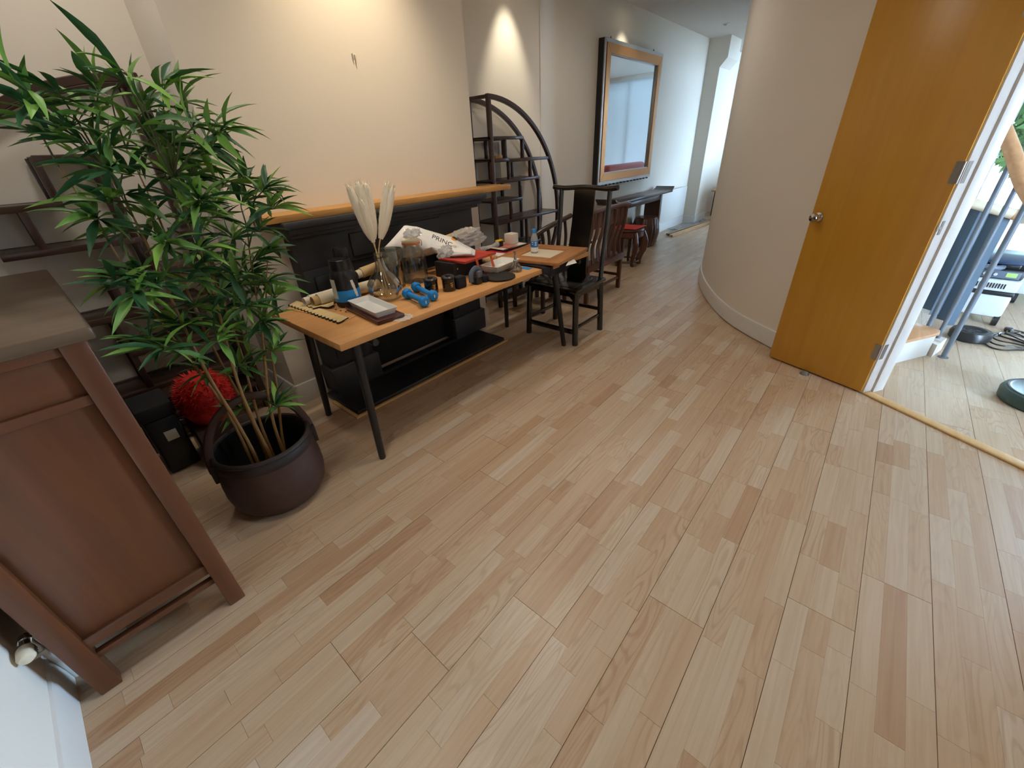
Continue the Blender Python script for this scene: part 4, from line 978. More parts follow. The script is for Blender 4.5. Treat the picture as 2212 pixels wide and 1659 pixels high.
# red sofa seen in the mirror
t = thing('red_sofa', 'dark red leather sofa reflected in the mirror', 'sofa', (10.0, 0.9, 0))
def S(name, *b, bev=0.04): return MB().box(*b).build(name, M['red_leather'], t, bevel=bev, seg=4)
S('base', 9.3, 11.2, 0.4, 1.2, 0.08, 0.30); S('seat_cushion', 9.42, 10.25, 0.45, 1.0, 0.30, 0.45); S('seat_cushion', 10.25, 11.08, 0.45, 1.0, 0.30, 0.45)
S('backrest', 9.3, 11.2, 1.0, 1.25, 0.30, 1.10, bev=0.08); S('arm', 9.2, 9.42, 0.4, 1.2, 0.08, 0.62); S('arm', 11.08, 11.3, 0.4, 1.2, 0.08, 0.62)
for x in (9.3, 11.15):
    for y in (0.48, 1.12): MB().box(x - 0.03, x + 0.03, y - 0.03, y + 0.03, 0, 0.085).build('foot', M['black_metal'], t)
mat('pink_print', lin(196, 120, 108), 0.5, noise_amt=0.25, nscale=30)

# ================================================================== clutter on the table
Z = TH + 0.0004
def lathe_thing(name, label, cat, c, prof, m, n=40, group=None):
    t = thing(name, label, cat, c, group=group); MB().lathe(prof, n, (0, 0, 0)).build('body', M[m], t, smooth=True, local=True); return t
def sheet(pts, n=7, crease=0.01, seed=0, sub=3):
    """irregular crumpled sheet through an outline: centre fan, subdivided and jittered"""
    c = sum((Vector(p) for p in pts), Vector()) / len(pts); b = bmesh.new()
    vs = [b.verts.new(p) for p in pts]; vc = b.verts.new(c)
    for i in range(len(pts)): b.faces.new((vs[i], vs[(i + 1) % len(pts)], vc))
    bmesh.ops.subdivide_edges(b, edges=b.edges, cuts=sub, use_grid_fill=True)
    for v in b.verts:
        q = v.co * n + Vector((seed, seed * 2, 0)); v.co += Vector((noise.noise(q), noise.noise(q + Vector((9, 0, 0))), noise.noise(q + Vector((0, 9, 0))))) * crease
    mb = MB(); b.verts.index_update(); mb.v = [v.co.copy() for v in b.verts]; mb.f = [tuple(v.index for v in f.verts) for f in b.faces]; b.free(); return mb
def flat_piece(name, poly, z, h, m, label=None, cat=None, group=None):
    c = sum((Vector((p[0], p[1], 0)) for p in poly), Vector()) / len(poly); c.z = z
    o = MB().prism(poly, h, Matrix.Translation((0, 0, z))).build(name, M[m], base=c)
    if label: tag(o, label, cat, group)
    return o

# --- paper rolls
def roll(name, label, a, b_, r, m, core=None):
    a = Vector(a); b_ = Vector(b_); t = thing(name, label, 'paper roll', a)
    d = (b_ - a).normalized()
    for k_, (rr, mm, e) in enumerate(((r, m, 0.0), (r * 0.82, core or m, 0.035), (r * 0.6, core or m, 0.02))):
        x = d.cross(Vector((0, 0, 1))).normalized(); y = x.cross(d); L = (b_ - a).length
        ax = Matrix((x, y, d)).transposed()
        MB().lathe([(rr, -e), (rr, L + e), (rr * 0.93, L + e), (rr * 0.93, -e), (rr, -e)], 28, a, ax=ax).build(('outer_wrap', 'inner_wrap', 'core')[k_], M[mm], t, smooth=True)
    return t
roll('paper_roll', 'cream and kraft paper roll lying behind the black tub', (1.00, 2.385, Z + 0.037), (1.37, 2.375, Z + 0.037), 0.036, 'cream_paper', 'kraft')
roll('paper_roll', 'white paper tube lying at the back left of the table', (0.98, 2.455, Z + 0.031), (1.17, 2.462, Z + 0.031), 0.029, 'white_card')
roll('paper_roll', 'long kraft paper roll propped behind the white bag', (1.36, 2.483, Z + 0.10), (2.36, 2.483, Z + 0.205), 0.033, 'kraft', 'cream_paper')

# --- laser-cut plywood pieces
def scallop(p0, p1, p2, p3, n, depth):
    """outline with a scalloped side p0->p1 and straight sides back through p2, p3"""
    p0, p1, p2, p3 = [Vector(p).to_2d() for p in (p0, p1, p2, p3)]; out = []; nrm = (p0 - p3).normalized()
    for i in range(n * 6 + 1):
        f = i / (n * 6); ph = (f * n) % 1.0; out.append(tuple(p0.lerp(p1, f) + nrm * depth * (abs(math.sin(PI * f * n)) ** 0.6 - 0.5)))
    return out + [tuple(p2), tuple(p3)]
q = [PZ(*p, Z) for p in ((626, 660), (735, 698), (752, 688), (642, 652))]
t = thing('plywood_comb', 'pale plywood strip with a scalloped edge at the table corner', 'wood strip', (q[0].x, q[0].y, Z + 0.0032), group='cut plywood pieces')
MB().prism(scallop(q[0], q[1], q[2], q[3], 15, 0.020), 0.0015, Matrix.Translation((0, 0, Z + 0.0055))).build('face', M['pale_ply'], t)
cq = sum(q, Vector()) / 4; k_ = [cq + (v - cq) * 1.03 for v in q]
MB().prism(scallop(k_[0] + (q[0] - q[3]) * 0.12, k_[1] + (q[0] - q[3]) * 0.12, k_[2], k_[3], 15, 0.020), 0.0025, Matrix.Translation((0, 0, Z + 0.0032))).build('burnt_edge', M['near_black'], t)
q = [PZ(*p, Z) for p in ((618, 668), (748, 694), (770, 682), (655, 655))]
t = thing('plywood_plate', 'long plywood offcut with a row of small holes under the scalloped strip', 'wood strip', (q[0].x, q[0].y, Z), group='cut plywood pieces')
MB().prism([(p.x, p.y) for p in q], 0.003, Matrix.Translation((0, 0, Z))).build('plate', M['oak_x'], t)
for (px, py) in ((655, 657), (667, 658), (726, 669), (736, 672), (747, 674)):
    p = PZ(px, py, Z); MB().lathe([(0.0, 0.0003), (0.006, 0.0003), (0.006, 0)], 14, (p.x, p.y, Z + 0.003)).build('hole', M['near_black'], t)
for i, ol in enumerate((((664, 663), (690, 660), (708, 652), (709, 656), (694, 665), (668, 667)), ((675, 668), (700, 664), (714, 660), (722, 657), (722, 664), (710, 669), (694, 667), (678, 671)))):
    pp = [PZ(*p, Z) for p in ol]; zz = Z + 0.0075 + 0.0045 * i
    t = thing('curved_plywood', ('thin curved plywood offcut nearer the paper rolls', 'broad curved plywood offcut beside the thin one')[i], 'wood piece', (pp[0].x, pp[0].y, zz), group='cut plywood pieces')
    MB().prism([(p.x, p.y) for p in pp], 0.0015, Matrix.Translation((0, 0, zz + 0.0026))).build('face', M['pale_ply'], t)
    MB().prism([(p.x - 0.003, p.y - 0.004) for p in pp], 0.0025, Matrix.Translation((0, 0, zz))).build('burnt_edge', M['near_black'], t)

# --- protein tubs
def tub(label, c, r, h, blue=True):
    t = thing('protein_tub', label, 'tub', c)
    MB().lathe([(0, 0), (r * 0.9, 0), (r * 0.97, 0.008), (r, 0.03), (r, h * 0.60), (r * 0.93, h * 0.72), (r * 0.76, h * 0.80)], 40, (0, 0, 0)).build('body', M['black_plastic'], t, smooth=True, local=True)
    MB().lathe([(r * 0.76, h * 0.79), (r * 0.80, h * 0.80), (r * 0.80, h), (r * 0.72, h), (r * 0.72, h * 0.82), (0, h * 0.82)] if blue else [(r * 0.76, h * 0.79), (r * 0.86, h * 0.80), (r * 0.86, h * 0.98), (r * 0.8, h), (0, h)], 40, (0, 0, 0)).build('neck' if blue else 'lid', M['black_plastic'], t, smooth=True, local=True)
    if blue: MB().lathe([(0, h * 0.93), (r * 0.72, h * 0.93)], 40, (0, 0, 0)).build('foil_disc', M['label_grey'], t, local=True)
    return t
c = Vector((1.125, 2.262, Z))
t = tub('black plastic tub with a blue band label and open neck on the table', (c.x, c.y, Z), 0.073, 0.262)
MB().lathe([(0.0742, 0.035), (0.0746, 0.037), (0.0746, 0.098), (0.0742, 0.10)], 48, (0, 0, 0)).build('blue_band', M['label_blue'], t, smooth=True, local=True)
a_ = math.atan2(-c.y, -c.x)
MB().lathe([(0.0752, 0.055), (0.0752, 0.165)], 10, (0, 0, 0), a0=a_ - 1.35, a1=a_ - 0.75).build('side_label', M['label_grey'], t, local=True)
r = random.Random(5); pts = []
for i in range(14):
    f = i / 13; w_ = 0.10 + 0.12 * abs(noise.noise(Vector((f * 7, 2, 0)))); z = 0.155 - 0.10 * f; ang = a_ + 0.52 + 0.25 * f
    pts.append((ang - w_, ang + w_, z))
b = MB()
for i, (u, v_, z) in enumerate(pts): b.add([(0.0756 * math.cos(u), 0.0756 * math.sin(u), z), (0.0756 * math.cos((u + v_) / 2), 0.0756 * math.sin((u + v_) / 2), z), (0.0756 * math.cos(v_), 0.0756 * math.sin(v_), z)], [])
for i in range(13): b.f += [(3 * i, 3 * i + 1, 3 * i + 4, 3 * i + 3), (3 * i + 1, 3 * i + 2, 3 * i + 5, 3 * i + 4)]
b.build('torn_label', M['white_card'], t, local=True)
t = tub('second black tub with a closed lid behind the blue-banded one', (1.25, 2.466, Z), 0.052, 0.285, blue=False)
MB().lathe([(0.0526, 0.10), (0.0526, 0.165)], 12, (0, 0, 0), a0=a_ - 1.5, a1=a_ - 0.6).build('side_label', M['label_grey'], t, local=True)

# --- white dish on dark tray, lace coaster
q = [PZ(*p, Z) for p in ((748, 668), (820, 703), (872, 682), (800, 650))]
c = sum(q, Vector()) / 4 + Vector((-0.012, -0.02, 0)); ex = (q[1] - q[0]); ey = (q[3] - q[0]); ang = math.atan2(ex.y, ex.x)
lx, ly = ex.length, ey.length
def rtray(t, name, w_, d_, h, m, wall=0.006, flare=0.012, rad=0.012, z0=0.0):
    """open rounded-rectangular dish"""
    def rr(a, b_, r_):
        out = []
        for (sx, sy, s0) in ((1, 1, 0), (-1, 1, 1), (-1, -1, 2), (1, -1, 3)):
            for k_ in range(5): an = PI / 2 * (s0 + k_ / 4); out.append((sx * (a - r_) + r_ * math.cos(an), sy * (b_ - r_) + r_ * math.sin(an)))
        return out
    lv = [(w_ / 2 - flare, d_ / 2 - flare, 0), (w_ / 2, d_ / 2, h), (w_ / 2 - wall, d_ / 2 - wall, h), (w_ / 2 - flare - wall, d_ / 2 - flare - wall, wall)]
    b = MB(); n_ = 20
    for (a, b__, z) in lv: b.add([(x, y, z0 + z) for x, y in rr(a, b__, rad)], [])
    for i in range(3):
        for j in range(n_): b.f.append((i * n_ + j, i * n_ + (j + 1) % n_, (i + 1) * n_ + (j + 1) % n_, (i + 1) * n_ + j))
    b.f += [tuple(reversed(range(n_))), tuple(range(3 * n_, 4 * n_))]
    return b.build(name, M[m], t, smooth=True, local=True)
t = thing('wooden_tray', 'flat dark brown wooden tray at the front of the table', 'tray', (c.x, c.y, Z), ang)
MB().box(-lx / 2 * 0.97, lx / 2 * 0.97, -ly / 2 * 0.95, ly / 2 * 0.95, 0.006, 0.022).build('board', M['dark_red_lacquer'], t, bevel=0.002, local=True)
for x in (-1, 1): MB().box(x * lx * 0.36 - 0.012, x * lx * 0.36 + 0.012, -ly / 2 * 0.85, ly / 2 * 0.85, 0, 0.0065).build('foot_bar', M['dark_red_lacquer'], t, local=True)
t = thing('white_dish', 'small white rectangular dish on the dark wooden tray', 'dish', (c.x + 0.005, c.y + 0.015, Z + 0.0225), ang)
rtray(t, 'dish', lx * 0.84, ly * 0.80, 0.032, 'white_ceramic', rad=0.01)
p = PZ(868, 686, Z)
t = thing('lace_coaster', 'frilly pale lace coaster beside the dark tray', 'coaster', (p.x, p.y, Z))
MB().lathe([(0.0, 0.001), (0.018, 0.002), (0.03, 0.001), (0.045, 0.004), (0.058, 0.001)], 60, (0, 0, 0), mod=lambda a, z: 1 + 0.08 * math.sin(a * 12)).build('lace', M['lace'], t, smooth=True, local=True)
for i in range(10):
    a = 2 * PI * i / 10; MB().lathe([(0.006, 0.0045), (0.009, 0.0055), (0.011, 0.0045)], 10, (0.040 * math.cos(a), 0.040 * math.sin(a), 0)).build('loop', M['lace'], t, local=True)

# --- glass flask with pampas grass
p = PZ(836, 652, Z); fx, fy2 = p.x + 0.045, p.y + 0.065
t = thing('glass_flask', 'round-bellied clear glass flask vase holding pampas grass', 'vase', (fx, fy2, Z))
gp = [(0, 0.002), (0.07, 0.0), (0.094, 0.02), (0.104, 0.055), (0.098, 0.095), (0.072, 0.135), (0.042, 0.165), (0.028, 0.20), (0.025, 0.255), (0.029, 0.268)]
MB().lathe(gp, 48, (0, 0, 0)).build('body', M['clear_glass'], t, smooth=True, local=True)
MB().tube([(0.029 * math.cos(a), 0.029 * math.sin(a), 0.268) for a in [2 * PI * i / 28 for i in range(29)]], 0.0025, 6, caps=False).build('lip', M['grey_glass'], t, smooth=True, local=True)
MB().tube([(0.028 * math.cos(a), 0.028 * math.sin(a), 0.245) for a in [2 * PI * i / 28 for i in range(29)]], 0.0022, 6, caps=False).build('neck_tie', M['black_matte'], t, smooth=True, local=True)
pr_ = random.Random(12)
for i, (tx_, ty_, wd) in enumerate(((752, 400, 1.0), (772, 391, 1.15), (790, 396, 1.1), (779, 430, 0.9), (835, 395, 0.8), (848, 402, 1.0))):
    tip = PY(tx_, ty_, fy2 + 0.02 - 0.012 * i) - Vector((fx, fy2, Z)); s_ = 1 if tx_ > 815 else -1
    foot = Vector((-0.03 * s_ + 0.01 * (i - 2.5), 0.01 * (i % 3 - 1), 0.012)); neck = Vector((0.006 * s_, 0.004 * (i % 3 - 1), 0.26))
    st = thing('pampas_stem', 'cream pampas plume in the flask, ' + ('leftmost of the six', 'tallest, second from left', 'third from left', 'shortest, tucked among the left ones', 'slim one, second from right', 'rightmost of the six')[i], 'dried grass', (fx + foot.x, fy2 + foot.y, Z + foot.z), group='pampas plumes in the flask')
    o_ = foot; P0 = Vector(); P1 = neck - o_; P3 = tip - o_; P2 = P1.lerp(P3, 0.45)
    path = crv([P0, P1, P2, P3], 10); MB().tube(path, [0.0028] * 21 + [0.0015] * 10, 6).build('stalk', M['straw'], st, smooth=True, local=True)
    # plume: soft core plus fine hairs
    core = path[15:]; L = len(core); rs = [0.027 * wd * math.sin(PI * (0.10 + 0.80 * k_ / (L - 1))) ** 0.7 for k_ in range(L)]; rs[-1] = 0.004
    pm = MB(); pm.tube(core, rs, 10); 
    for h in range(420):
        f = pr_.random(); k_ = min(int(f * (L - 1)), L - 2); q0 = core[k_].lerp(core[k_ + 1], f * (L - 1) - k_); d = (core[k_ + 1] - core[k_]).normalized()
        ph = pr_.uniform(0, 2 * PI); sd_ = d.cross(Vector((0, 1, 0.2))).normalized(); up_ = sd_.cross(d); rad = (sd_ * math.cos(ph) + up_ * math.sin(ph))
        q1 = q0 + rad * rs[k_] * 0.8; q2 = q1 + (d * 0.9 + rad * 0.42) * pr_.uniform(0.02, 0.042) * (1.1 - 0.5 * f); tw = d.cross(rad) * 0.0016
        pm.add([q1 - tw, q1 + tw, q2], [(0, 1, 2)])
    pm.build('plume', M['pampas'], st, smooth=True, local=True)

# --- cut glass cylinder vase and clip jar
p = PZ(862, 622, Z)
t = thing('cut_glass_vase', 'wide clear cut-glass cylinder vase behind the flask', 'vase', (p.x + 0.01, p.y + 0.055, Z))
gf = lambda a, z: 1 + 0.012 * abs(math.sin(a * 8 + z * 18))
MB().lathe([(0, 0.0), (0.068, 0.0), (0.072, 0.02), (0.078, 0.12), (0.085, 0.235), (0.083, 0.238), (0.074, 0.12), (0.066, 0.018), (0, 0.014)], 96, (0, 0, 0), mod=gf).build('body', M['grey_glass'], t, smooth=True, local=True, angle=60)
MB().tube([(0.085 * math.cos(a), 0.085 * math.sin(a), 0.237) for a in [2 * PI * i / 40 for i in range(41)]], 0.003, 6, caps=False).build('rim', M['clear_glass'], t, smooth=True, local=True)
p = PZ(915, 610, Z)
t = thing('clip_top_jar', 'large clear glass storage jar with a lid and orange seal', 'jar', (p.x, p.y + 0.07, Z))
MB().lathe([(0, 0.0), (0.072, 0.0), (0.080, 0.015), (0.082, 0.15), (0.074, 0.20), (0.058, 0.228), (0.055, 0.25)], 48, (0, 0, 0)).build('body', M['clear_glass'], t, smooth=True, local=True)
MB().lathe([(0.056, 0.246), (0.061, 0.248), (0.061, 0.256), (0.056, 0.258)], 40, (0, 0, 0)).build('seal', M['orange_rubber'], t, smooth=True, local=True)
MB().lathe([(0.057, 0.258), (0.060, 0.260), (0.060, 0.272), (0.052, 0.278), (0, 0.280)], 40, (0, 0, 0)).build('lid', M['cream_paper'], t, smooth=True, local=True)
MB().tube(crv([(0.06, -0.02, 0.265), (0.078, -0.012, 0.25), (0.082, 0, 0.22), (0.078, 0.012, 0.25), (0.06, 0.02, 0.265)], 5), 0.0022, 6).build('wire_clip', M['chrome'], t, smooth=True, local=True)

# --- dumbbells
def dumbbell(label, a, b_, z=0.0):
    a = Vector(a); b_ = Vector(b_); t = thing('dumbbell', label, 'dumbbell', (a.x, a.y, a.z - 0.032), group='blue dumbbells'); d = (b_ - a).normalized(); L = (b_ - a).length
    x = d.cross(Vector((0, 0, 1))).normalized(); y = x.cross(d); ax = Matrix((x, y, d)).transposed()
    for k_, (s0, o_) in enumerate(((0, -1), (L, 1))):
        pr2 = [(0, -0.024), (0.022, -0.023), (0.031, -0.014), (0.033, 0.0), (0.031, 0.014), (0.022, 0.021), (0.0, 0.023)]
        h = MB().lathe(pr2, 8, a + d * s0, ax=ax).build('head', M['blue_rubber'], t, bevel=0.003, smooth=True)
        e = a + d * (s0 + o_ * 0.0235); MB().obox(e, (0.003, 0.008, 0.0006), ax).build('weight_mark', M['white_paper'], h)
    MB().tube([a + d * 0.015, a + d * (L / 2), a + d * (L - 0.015)], [0.0145, 0.0165, 0.0145], 14).build('grip', M['blue_rubber'], t, smooth=True)
zc_ = Z + 0.033
p0 = PZ(880, 634, zc_); p1 = PZ(916, 651, zc_); dumbbell('blue rubber dumbbell nearest the table edge', p0, p1)
p2 = PZ(899, 620, zc_); p3 = PZ(935, 638, zc_); dumbbell('blue rubber dumbbell behind the nearer one, by the black candle', p2, p3)

# --- black tins
for i, (px, py) in enumerate(((940, 636), (978, 631))):
    p = PZ(px, py - 1, Z) + Vector((0.012, 0.008, 0)); t = thing('black_candle_tin', ('small black lidded candle jar beside the dumbbells', 'small black lidded candle jar with a gold emblem, right of its twin')[i], 'candle jar', (p.x, p.y + 0.035, Z), group='black candle jars')
    MB().lathe([(0, 0), (0.040, 0), (0.042, 0.004), (0.042, 0.070)], 36, (0, 0, 0)).build('body', M['black_lacquer'], t, smooth=True, local=True)
    MB().lathe([(0.0425, 0.070), (0.044, 0.072), (0.044, 0.084), (0.036, 0.092), (0.016, 0.090), (0.014, 0.098), (0, 0.100)], 36, (0, 0, 0)).build('lid', M['black_plastic'], t, smooth=True, local=True)
    aa = math.atan2(-p.y, -p.x) + 0.45
    for (zz, ww) in ((0.052, 0.26), (0.046, 0.10), (0.040, 0.20), (0.034, 0.12), (0.028, 0.18)):
        MB().lathe([(0.0428, zz), (0.0428, zz + 0.004)], 6, (0, 0, 0), a0=aa - ww, a1=aa + ww).build('emblem', M['gold_print'], t, local=True)

# --- red gift box with orange straps, on a black box
p = PZ(1000, 600, Z)
t = thing('black_gift_box', 'black carton under the red folder in the middle of the table', 'box', (1.97, 2.16, Z), 0.05)
MB().box(-0.15, 0.15, -0.05, 0.13, 0, 0.105).build('carton', M['black_matte'], t, bevel=0.003, local=True)
MB().box(-0.115, -0.105, -0.0515, -0.050, 0.06, 0.07).build('sticker', M['white_paper'], t, local=True)
t = thing('red_folder', 'red flat folder with orange straps on the black carton', 'folder', (1.98, 2.16, Z + 0.1055), 0.05)
MB().box(-0.13, 0.20, -0.135, 0.12, 0.0, 0.018).build('folder', M['red_card'], t, bevel=0.005, local=True)
for x in (-0.02, 0.13):
    MB().bar((x, -0.137, 0.02), (x + 0.015, -0.15, -0.085), 0.022, 0.002, up=(0, 1, 0)).build('strap', M['orange_ribbon'], t, local=True)
    MB().box(x - 0.011, x + 0.011, -0.14, 0.12, 0.0182, 0.0195).build('strap', M['orange_ribbon'], t, local=True)
# --- white bag, printed, over the folder
yb_ = 2.30
ol = [PY(*q, y) for q, y in (((872, 487), 2.425), ((900, 490), 2.42), ((935, 503), 2.38), ((975, 513), 2.33))]
ol += [PZ(998, 528, 0.94), PZ(1022, 540, 0.915), PZ(1020, 551, 0.893), PZ(975, 553, 0.890), PZ(950, 549, 0.90)]
ol += [PY(*q, y) for q, y in (((935, 546), 2.33), ((915, 552), 2.41), ((870, 560), 2.425), ((842, 566), 2.428), ((828, 535), 2.43))]
t = thing('carrier_bag', 'white printed plastic carrier bag slumped over the red folder', 'bag', (ol[0].x, ol[0].y, Z + 0.03))
b = sheet(ol, 6, 0.008, 3, 5); b.build('front', M['bag_white'], t, smooth=True, thick=0.006)
ol2 = [v + Vector((0.02, 0.012 if i < 4 else -0.002, -0.004)) for i, v in enumerate(ol)]
sheet(ol2, 7, 0.008, 8, 4).build('back', M['bag_white'], t, smooth=True, thick=0.003)
A_ = PY(931, 516, 2.30); B_ = PY(972, 534, 2.22); e1 = (B_ - A_).normalized(); nrm = Vector((0.15, -1, 0.55)); nrm = (nrm - e1 * nrm.dot(e1)).normalized(); e2 = nrm.cross(e1)
text_part('PRINC', 0.052, frame(A_ + nrm * 0.01, e1, e2, nrm), M['ink'], t)
C_ = PY(973, 519, 2.21); MB().prism([(0, 0), (0.022, -0.004), (0.04, 0.006), (0.04, 0.018), (0.018, 0.024), (0.0, 0.016)], 0.001, frame(C_ + nrm * 0.012, e1, e2, nrm)).build('logo', M['amber'], t)
MB().prism([(0.004, 0.018), (0.036, 0.010), (0.046, 0.022), (0.022, 0.034), (0.006, 0.028)], 0.001, frame(C_ + nrm * 0.013, e1, e2, nrm)).build('logo_mark', M['ink'], t)
# --- clear bags
def blob(name, label, pts, seed, m='plastic_film', amp=0.05, freq=9):
    c = Vector(pts[0]); b = bmesh.new(); bmesh.ops.create_icosphere(b, subdivisions=4, radius=1.0)
    for v in b.verts:
        n_ = v.co.copy(); k_ = noise.noise(n_ * 2.2 + Vector((seed, 0, 0))); k2 = noise.turbulence(n_ * freq * 0.35 + Vector((0, seed, 0)), 3, True)
        v.co = Vector((n_.x * pts[1][0], n_.y * pts[1][1], n_.z * pts[1][2])) * (1 + 0.35 * k_) + n_ * amp * (k2 - 0.4) * 0.6
        v.co.z = max(v.co.z, -pts[1][2] * 0.75)
        v.co.x += 0.25 * pts[1][0] * n_.z * 0
    mb = MB(); b.verts.index_update(); mb.v = [v.co + c for v in b.verts]; mb.f = [tuple(v.index for v in f.verts) for f in b.faces]; b.free()
    o = mb.build(name, M[m], base=c, smooth=True, angle=20); return tag(o, label, 'plastic bag')
blob('plastic_bag', 'crumpled grey translucent plastic bag behind the white carrier bag', (PY(1008, 516, 2.35), (0.18, 0.06, 0.07)), 2)
blob('plastic_bag', 'twist of grey translucent plastic above the glass jar', (PY(890, 506, 2.27), (0.065, 0.03, 0.028)), 5)
blob('plastic_bag', 'twist of grey plastic hanging in front of the carrier bag', (PY(962, 545, 2.07), (0.055, 0.03, 0.04)), 9)
o = MB().tube(crv([PY(1035, 540, 2.2), PY(1055, 534, 2.2), PY(1075, 527, 2.2)], 6), [0.02, 0.018, 0.016, 0.02, 0.016, 0.012, 0.015, 0.012, 0.01, 0.012, 0.016, 0.022, 0.02], 10).build('bag_tail', M['plastic_film'], bpy.data.objects['plastic_bag'], smooth=True)

# --- phone mount with strap, black disc
p = PZ(1003, 622, Z)
o = MB().box(p.x - 0.045, p.x + 0.03, p.y, p.y + 0.06, Z, Z + 0.075).build('black_pouch', M['dark_cloth'], base=(p.x, p.y, Z), bevel=0.012); tag(o, 'small black fabric pouch beside the gold-marked candle jar', 'pouch')
p = PZ(1030, 612, Z)
t = thing('phone_mount', 'grey and black clamp mount on the table edge side', 'clamp', (p.x, p.y, Z))
MB().tube(crv([(-0.045, 0, 0.02), (-0.04, 0, 0.07), (0.0, 0, 0.095), (0.035, 0, 0.07), (0.04, 0, 0.02)], 6), 0.012, 10, flat=1.8).build('clamp_arm', M['grey_plastic'], t, smooth=True, local=True)
MB().box(-0.03, 0.025, -0.035, 0.03, 0, 0.05).build('base', M['black_plastic'], t, bevel=0.008, local=True)
MB().box(-0.02, 0.015, -0.04, -0.02, 0.045, 0.085).build('pad', M['grey_plastic'], t, bevel=0.005, local=True)
MB().lathe([(0, 0.0), (0.03, 0.0), (0.034, 0.02), (0.028, 0.04), (0, 0.045)], 20, (0.06, -0.01, 0)).build('foam_end', M['dark_cloth'], t, smooth=True, local=True)
p = PZ(1077, 601, Z)
t = thing('black_round_plate', 'flat black round slate plate near the table front edge', 'plate', (p.x + 0.01, p.y, Z))
MB().lathe([(0, 0), (0.096, 0.0), (0.108, 0.006), (0.108, 0.014), (0.100, 0.018), (0.085, 0.0165), (0, 0.0165)], 48, (0, 0, 0)).build('disc', M['black_metal'], t, smooth=True, local=True)

# --- big white dish, on a thin dark board
q = [PZ(*p_, Z + 0.03) for p_ in ((1034, 585), (1112, 572), (1085, 560), (1045, 572))]
t = thing('slate_board', 'thin dark board under the long white dish', 'board', (2.18, 2.0, Z), 0.12)
MB().box(-0.15, 0.15, -0.085, 0.085, 0, 0.012).build('board', M['dark_red_lacquer'], t, bevel=0.002, local=True)
t = thing('white_dish', 'long white rectangular dish by the wooden panel', 'dish', (2.18, 2.0, Z + 0.0125), 0.12)
rtray(t, 'dish', 0.29, 0.165, 0.045, 'white_ceramic', flare=0.02, rad=0.012)
# --- kraft bag with eyelet
ol = [PZ(*q_, 0.785) for q_ in ((1036, 565), (1046, 553), (1060, 550), (1068, 557), (1056, 567))]
t = thing('kraft_bag', 'flattened kraft paper bag behind the long white dish', 'bag', (ol[0].x, ol[0].y, Z))
sheet(ol, 8, 0.006, 4, 2).build('body', M['kraft'], t, smooth=True, thick=0.05)
p = (ol[1] + ol[3]) / 2; MB().lathe([(0.006, 0), (0.011, 0.002), (0.006, 0.004)], 14, p + Vector((0, -0.02, 0.02))).build('eyelet', M['brass'], t, smooth=True)

# --- atomiser bottle and blue card
p = PZ(1114, 586, Z)
t = thing('glass_atomiser', 'small ribbed glass perfume atomiser with a metal pump', 'bottle', (p.x, p.y, Z))
MB().lathe([(0, 0.0), (0.034, 0.0), (0.044, 0.012), (0.042, 0.03), (0.026, 0.055), (0.013, 0.066)], 64, (0, 0, 0), mod=lambda a, z: 1 + 0.03 * abs(math.sin(a * 7))).build('body', M['grey_glass'], t, smooth=True, local=True)
MB().lathe([(0.014, 0.062), (0.016, 0.064), (0.016, 0.078), (0.010, 0.082), (0.008, 0.105), (0.006, 0.108), (0.006, 0.135), (0, 0.136)], 20, (0, 0, 0)).build('pump', M['brushed_steel'], t, smooth=True, local=True)
MB().bar((-0.012, 0, 0.138), (0.006, 0, 0.138), 0.008, 0.006).build('nozzle', M['brushed_steel'], t, local=True)
MB().tube([(0, 0, 0.005), (0, 0, 0.062)], 0.003, 6).build('dip_tube', M['white_card'], t, local=True)
q = [PZ(*p_, Z) for p_ in ((1124, 580), (1142, 583), (1150, 579), (1130, 576))]
flat_piece('blue_card', [(v.x, v.y) for v in q], Z, 0.0015, 'label_blue', 'small blue card beside the perfume atomiser', 'card')

# --- oak cabinet door panel resting on cloth, water bottle
q = [PZ(*p_, 0.79) for p_ in ((1093, 549), (1182, 577), (1252, 540), (1165, 521))]
c = sum(q, Vector()) / 4; ux = (q[1] - q[0]); uy = (q[3] - q[0]); a_ = math.atan2((q[2] - q[1]).y, (q[2] - q[1]).x); wL = ((q[2] - q[1]).length + (q[3] - q[0]).length) / 2; hL = ((q[1] - q[0]).length + (q[2] - q[3]).length) / 2
t = thing('cabinet_door_panel', 'loose oak cabinet door with a recessed pale centre lying on the table', 'door panel', (c.x, c.y, 0.766), a_)
W2, H2 = wL / 2, hL / 2; fr_ = 0.13
for (x0_, x1_, y0_, y1_, mm) in ((-W2, W2, -H2, -H2 + fr_, 'panel_oak_x'), (-W2, W2, H2 - fr_, H2, 'panel_oak_x'), (-W2, -W2 + fr_, -H2 + fr_, H2 - fr_, 'panel_oak'), (W2 - fr_, W2, -H2 + fr_, H2 - fr_, 'panel_oak')):
    MB().box(x0_, x1_, y0_, y1_, 0, 0.024).build('frame_member', M[mm], t, bevel=0.004, local=True)
MB().box(-W2 + fr_ - 0.005, W2 - fr_ + 0.005, -H2 + fr_ - 0.005, H2 - fr_ + 0.005, 0.006, 0.013).build('centre_panel', M['cream_paper'], t, local=True)
p = PZ(1159, 546, 0.78)
t = thing('water_bottle', 'small plastic water bottle with a blue cap standing on the oak panel', 'bottle', (p.x, p.y + 0.02, 0.7795))
MB().lathe([(0, 0), (0.027, 0.0), (0.030, 0.006), (0.029, 0.05), (0.030, 0.095), (0.026, 0.12), (0.016, 0.145), (0.0145, 0.155)], 36, (0, 0, 0)).build('body', M['clear_plastic'], t, smooth=True, local=True)
